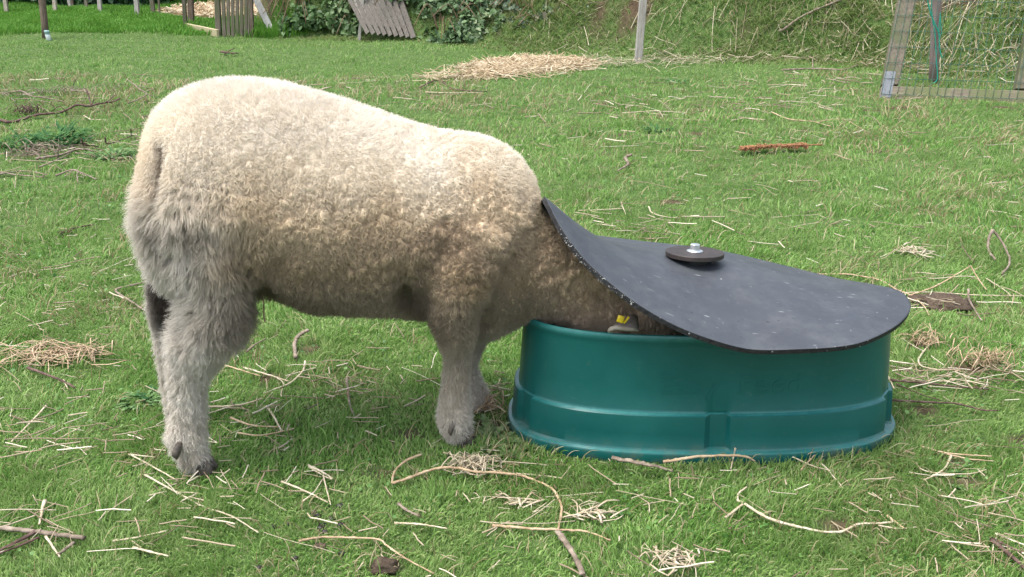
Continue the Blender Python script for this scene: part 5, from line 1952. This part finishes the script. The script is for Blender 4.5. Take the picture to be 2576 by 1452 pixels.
stick([[(1958, 80, .03), (1978, 70, .05), (2008, 47, .05), (2053, 25, .05), (2108, 2, .05), (2140, -16, .05)]], .0130, TWIG, 'grey branch lying slantwise on the bank', 'branch', 'branch', taper=.7)
stick([[(1968, 176), (2050, 173), (2120, 175), (2160, 163)], [.006, (2045, 173), (2044, 150, .05)]], .0080, TWIG, 'grey stick lying along the foot of the bank', 'branch', 'branch')
stick([[(1055, 220), (1100, 202), (1145, 225), (1225, 230)], [.003, (1140, 202, .04), (1160, 187, .06), (1170, 220)], [.003, (1100, 202), (1135, 196, .04)]], .0055, DTWIG, 'dark forked twig in front of the straw heap', 'twig', 'twig')
stick([[(1070, 232), (1130, 234), (1210, 233)]], .0045, PSTEM, 'pale straight stalk just below the dark forked twig')
stick([[(555, 130), (575, 133, .01), (602, 134)], [.006, (565, 136), (580, 126, .03), (590, 122, .04)], [.005, (560, 128), (590, 138)]], .0090, DTWIG, 'small heap of dark twigs far off left of centre', 'twig', 'twig')
stick([[(1940, 282), (1985, 300), (2040, 305), (2090, 318)], [.003, (2060, 306), (2120, 300), (2178, 330)]], .0048, STEM, 'brown kinked stalk in the grass left of the wire gate')
stick([[(1840, 303), (1880, 298), (1925, 302)]], .0036, PSTEM, 'pale stalk in the middle distance right of the straw heap')
stick([[(1565, 285), (1640, 280), (1725, 283)], [.003, (1620, 283), (1680, 290)]], .0042, PSTEM, 'long pale double stalk in the middle distance')
stick([[(1820, 505), (1835, 500), (1890, 497)]], .0026, PSTEM, 'small pale stalk in the grass behind the lid bolt')
stick([[(1455, 530), (1510, 528), (1565, 525)], [.0026, (1562, 508), (1574, 540)], [.002, (1480, 520), (1490, 532), (1540, 538)]], .0030, PSTEM, 'pale crossed stalks just behind the raised lid edge')
stick([[(1632, 520), (1640, 535), (1670, 545), (1702, 548)]], .0028, PSTEM, 'hooked pale stalk right of the crossed stalks behind the lid')

# brushwood at the left
Q = lambda L: [(x / 4.285, 155 + y / 4.285, *(r or ())) for x, y, *r in L]
stick([[(-20, 297), (23, 307), (54, 301), (89, 290), (149, 283), (173, 274, .01), (194, 264, .03), (224, 267, .02), (245, 262, .02), (287, 255, .01), (301, 248)],
       [.005, (217, 225, .08), (224, 245, .04), (229, 264, .01)], [.004, (236, 250, .04), (230, 268)], [.004, (287, 240, .05), (270, 255, .03), (245, 264)],
       [.004, (90, 288), (96, 272, .05), (85, 262, .08)], [.003, (130, 280), (150, 268, .05), (170, 285)]], .0095, DTWIG, 'long dark branch with side twigs, lying at the left edge', 'branch', 'branch')
stick([Q([(60, 340), (230, 320, .03), (350, 375, .04), (540, 400, .02), (690, 435)]), Q([(130, 410), (300, 400, .02), (480, 430, .02), (680, 430)]), Q([(20, 330), (100, 380), (160, 430)]), Q([(200, 300), (330, 370, .04), (600, 380, .04), (700, 430)])],
      .0055, TWIG, 'fan of thin arching twigs above the long dark branch', 'twig', 'twig')
stick([Q([(760, 310, .03), (920, 325, .05), (1040, 370, .03)]), Q([(770, 320), (800, 230, .06), (850, 150, .12)]), Q([(700, 330), (790, 300, .04), (850, 340)])], .0045, TWIG, 'sparse twigs rising right of the arching fan', 'twig', 'twig')
stick([Q([(1380, 450), (1480, 410, .02), (1580, 350, .04), (1510, 300, .06), (1370, 190, .08)]), Q([(1580, 350, .04), (1680, 380, .02)]), Q([(1400, 230), (1560, 280, .05), (1640, 300)])], .0050, TWIG, 'thin twigs in the grass just left of the rump', 'twig', 'twig')
stick([Q([(600, 1230), (770, 1170, .02), (880, 1200, .02), (1040, 1270)]), Q([(700, 1240), (770, 1180, .02)]), Q([(840, 1300), (830, 1220, .02), (850, 1195)])], .0050, TWIG, 'low twig with side shoots below the nettles', 'twig', 'twig')
stick([[(205, 358, .04), (222, 366, .02), (247, 369)], [.004, (205, 350, .07), (212, 372)], [.004, (264, 346, .04), (270, 362), (303, 353), (331, 342), (352, 335)], [.0035, (329, 325, .05), (330, 342)]], .0055, DTWIG, 'dark thorny twig between the nettles and the tail', 'twig', 'twig')
stick([[(90, 400), (150, 390), (200, 375), (240, 380)], [.004, (100, 420), (160, 395), (195, 372)], [.005, (145, 400), (146, 375, .05)], [.004, (190, 385), (230, 390), (240, 395)]], .0075, TWIG, 'brown branch stub lying in front of the nettles', 'branch', 'branch')
stick([[(-20, 428), (40, 440), (110, 445)], [.004, (-10, 440), (60, 430), (120, 440)]], .0046, TWIG, 'thin dark twigs at the left edge below the brush tangle', 'twig', 'twig')


def clump(px, py, n, sx, sy, L, W, h, mat, label, name='straw_clump', cat='straw', bend=0.5):
    g = G(px, py)
    m = MB()
    for _ in range(n):
        c = g + np.array([random.gauss(0, sx), random.gauss(0, sy), 0])
        a = random.uniform(0, 6.28)
        l = L * random.uniform(.4, 1.2)
        d = np.array([math.cos(a), math.sin(a) * .7, 0])
        k = np.array([-d[1], d[0], 0]) * random.gauss(0, bend) * l
        pts = [c - d * l / 2, c + k * .5 + [0, 0, h * random.random()], c + d * l / 2 + k * random.uniform(-.5, 1)]
        zz = [max(th(q[0], q[1]) + 0.006, th(q[0], q[1]) + 0.01 + h * random.random() * w) for q, w in zip(pts, (.4, 1, .4))]
        for q, z in zip(pts, zz):
            q[2] = z
        m.tube(cr(pts, 2), W * random.uniform(.35, 1.3), 5, 0.25, .45)
    o = m.build(name, mat, base=g)
    tag(o, label, cat)
    return o


clump(150, 905, 150, .060, .030, .13, .0016, .030, STEM, 'brown bundle of trodden straw at the left edge of the field', bend=.25)
clump(1195, 1190, 95, .020, .020, 0.060, .0014, .030, PSTEM, 'pale shredded straw tangle under the long arched stalk', bend=.55)
clump(1290, 1275, 22, .045, .010, .060, .0022, .012, PSTEM, 'pale torn straw curls right of the shredded tangle', bend=.35)
clump(1480, 1300, 26, .040, .016, .060, .0020, .012, PSTEM, 'pale straw curls at the right end of the long arched stalk', bend=.35)
clump(1690, 1425, 34, .018, .014, .045, .0018, .020, PSTEM, 'small pale straw knot at the bottom edge, right of centre', bend=.55)
clump(2300, 640, 26, .035, .025, .07, .0030, .02, PSTEM, 'pale shredded straw knot right of the lid in the grass', bend=.5)
clump(90, 395, 55, .10, .06, .17, .0026, .06, TWIG, 'grey tangle of dead stems at the left edge below the nettles', 'brush_tangle', 'dead stems', bend=.4)
clump(60, 290, 60, .05, .03, .10, .0022, .06, DTWIG, 'tuft of dark withered stems on the long dark branch', 'brush_tangle', 'dead stems', bend=.4)
clump(150, 240, 70, .22, .08, .20, .0022, .06, TWIG, 'thin greyish brush scattered behind the long dark branch', 'brush_tangle', 'dead stems', bend=.4)
clump(2480, 925, 70, .030, .02, .06, .0014, .05, STEM, 'brown withered tuft of grass right of the tub', 'dead_tuft', 'dead grass', bend=.5)
clump(2330, 870, 50, .035, .015, .06, .0013, .03, STEM, 'brown matted grass beside the right end of the tub', 'dead_tuft', 'dead grass', bend=.5)
clump(1640, 165, 120, .35, .12, .26, .0025, .06, PSTEM, 'loose bleached stems around the foot of the lone square post', 'brush_tangle', 'dead stems', bend=.3)
clump(1232, 1040, 26, .018, .016, .06, .0020, .05, STEM, 'brown withered stems between the front legs and the tub', 'dead_tuft', 'dead grass', bend=.4)

# rust-coloured dead fern frond
fp = cr(path3([(1866, 374), (1912, 369), (1982, 366), (2030, 365), (2068, 364)], .03, .003), 12)
m = MB()
m.tube(fp, np.linspace(.002, .004, len(fp)), 6)
for i in range(len(fp) * 6):
    p = fp[random.randrange(len(fp) - 12)]
    for s in (-1, 1):
        L = random.uniform(.008, .038)
        d = unit(np.array([random.uniform(-.5, .2), s * 1.0, random.uniform(-.4, .5)]))
        m.tube([p, p + d * L * .5, p + d * L + [-.008, 0, -.006]], [.002, .003, .0008], 4, .3)
hs_ = MB()
hs_.tube(cr([P(661, 742, 1.90), P(664, 765, 1.893), P(663, 790, 1.895), P(667, 812, 1.892)], 5), 0.0016, 6, .1)
o = hs_.build('hanging_straw', STEM)
tag(o, 'single brown straw hanging from the fleece at the flank', 'straw')
n = 5200
x, y = frustum_points(n, 1.15, 4.5, 0.9)
p_ = np.stack([x, y], 1)
k = (vnoise(p_, 6, 161) > 0.05) & ~in_tub(x, y, 0.02)
x, y = x[k], y[k]
n = len(x)
c_ = np.stack([x, y, terrain(x, y) + 0.006 + 0.010 * rng.random(n)], 1)
o = leaves_mesh('clover', c_, unit(rng.standard_normal((n, 3)) * .5 + [0, -.2, 1.0]), 0.0065 * (0.6 + rng.random(n)) * (.8 + .2 * y), leaf_mat('clover_leaf', [(0, (0.05, 0.13, 0.03)), (.6, (0.09, 0.21, 0.05)), (1, (0.17, 0.30, 0.09))]), base=(0, 2, 0), wide=.9)
tag(o, 'patches of small round clover leaves among the grass blades', 'clover', kind='stuff')
fm = Mat('rust_frond', 0.8, 0.2)
fm.color(fm.ramp(fm.noise(fm.coord('Object'), 60, 4), [(.3, (0.14, 0.065, 0.03)), (.7, (0.34, 0.17, 0.085))]))
o = m.build('fern_frond', fm.m)
tag(o, 'rust-brown dead fern frond lying in the grass, middle right', 'fern frond')

# droppings and earth clods
dm = Mat('dung', 0.5, 0.4)
dm.color(dm.ramp(dm.noise(dm.coord('Object'), 120, 3), [(.3, (0.010, 0.009, 0.007)), (.7, (0.035, 0.028, 0.02))]))


def lumpy(px, py, r, name, label, mat, cat, group=None, flat=.8, amp=.25, seed=0):
    g = G(px, py)
    bm = bmesh.new()
    bmesh.ops.create_icosphere(bm, subdivisions=3, radius=1)
    v = np.array([q.co[:] for q in bm.verts])
    f = [tuple(q.index for q in p.verts) for p in bm.faces]
    bm.free()
    k = 1 + amp * fbm(v + seed, 2.2, 140, 3)
    v = v * k[:, None] * np.array([1.15, .9, flat]) * r + g + [0, 0, r * flat * .55]
    o = mesh_obj(name, v, f, mat, base=g)
    tag(o, label, cat, group)


Z7 = lambda x, y: ((900 + x / 1.7173) / 1.416, (1400 + y / 1.7173) / 1.416)
for i, (x, y) in enumerate(((375, 740), (395, 760), (480, 780), (430, 812), (415, 835), (440, 858), (540, 815), (120, 828), (215, 812), (535, 698), (545, 992), (260, 1020), (40, 1080))):
    lumpy(*Z7(x, y), .0058, 'dropping', 'small black sheep dropping in the grass in front of the sheep', dm.m, 'dropping', 'scattered sheep droppings', .8, .45, i * 3.1)
cm = Mat('clod_earth', 0.95, 0.1)
cm.color(cm.ramp(cm.noise(cm.coord('Object'), 70, 5, .7), [(.3, (0.03, 0.022, 0.016)), (.7, (0.12, 0.09, 0.065))]))
cm.bump(cm.noise(cm.coord('Object'), 160, 5), .9, .003)
lumpy(*Z7(810, 1088), .020, 'earth_clod', 'lump of dark crumbly earth at the bottom edge, left of centre', cm.m, 'earth clod', None, .7, .6, 2)
lumpy(*Z7(415, 950), .010, 'earth_clod', 'small dark earth lump just above the thin bent stalk', cm.m, 'earth clod', None, .6, .6, 5)
lumpy(2365, 768, .075, 'molehill', 'low brown molehill behind the right tip of the lid', cm.m, 'molehill', None, .22, .5, 9)
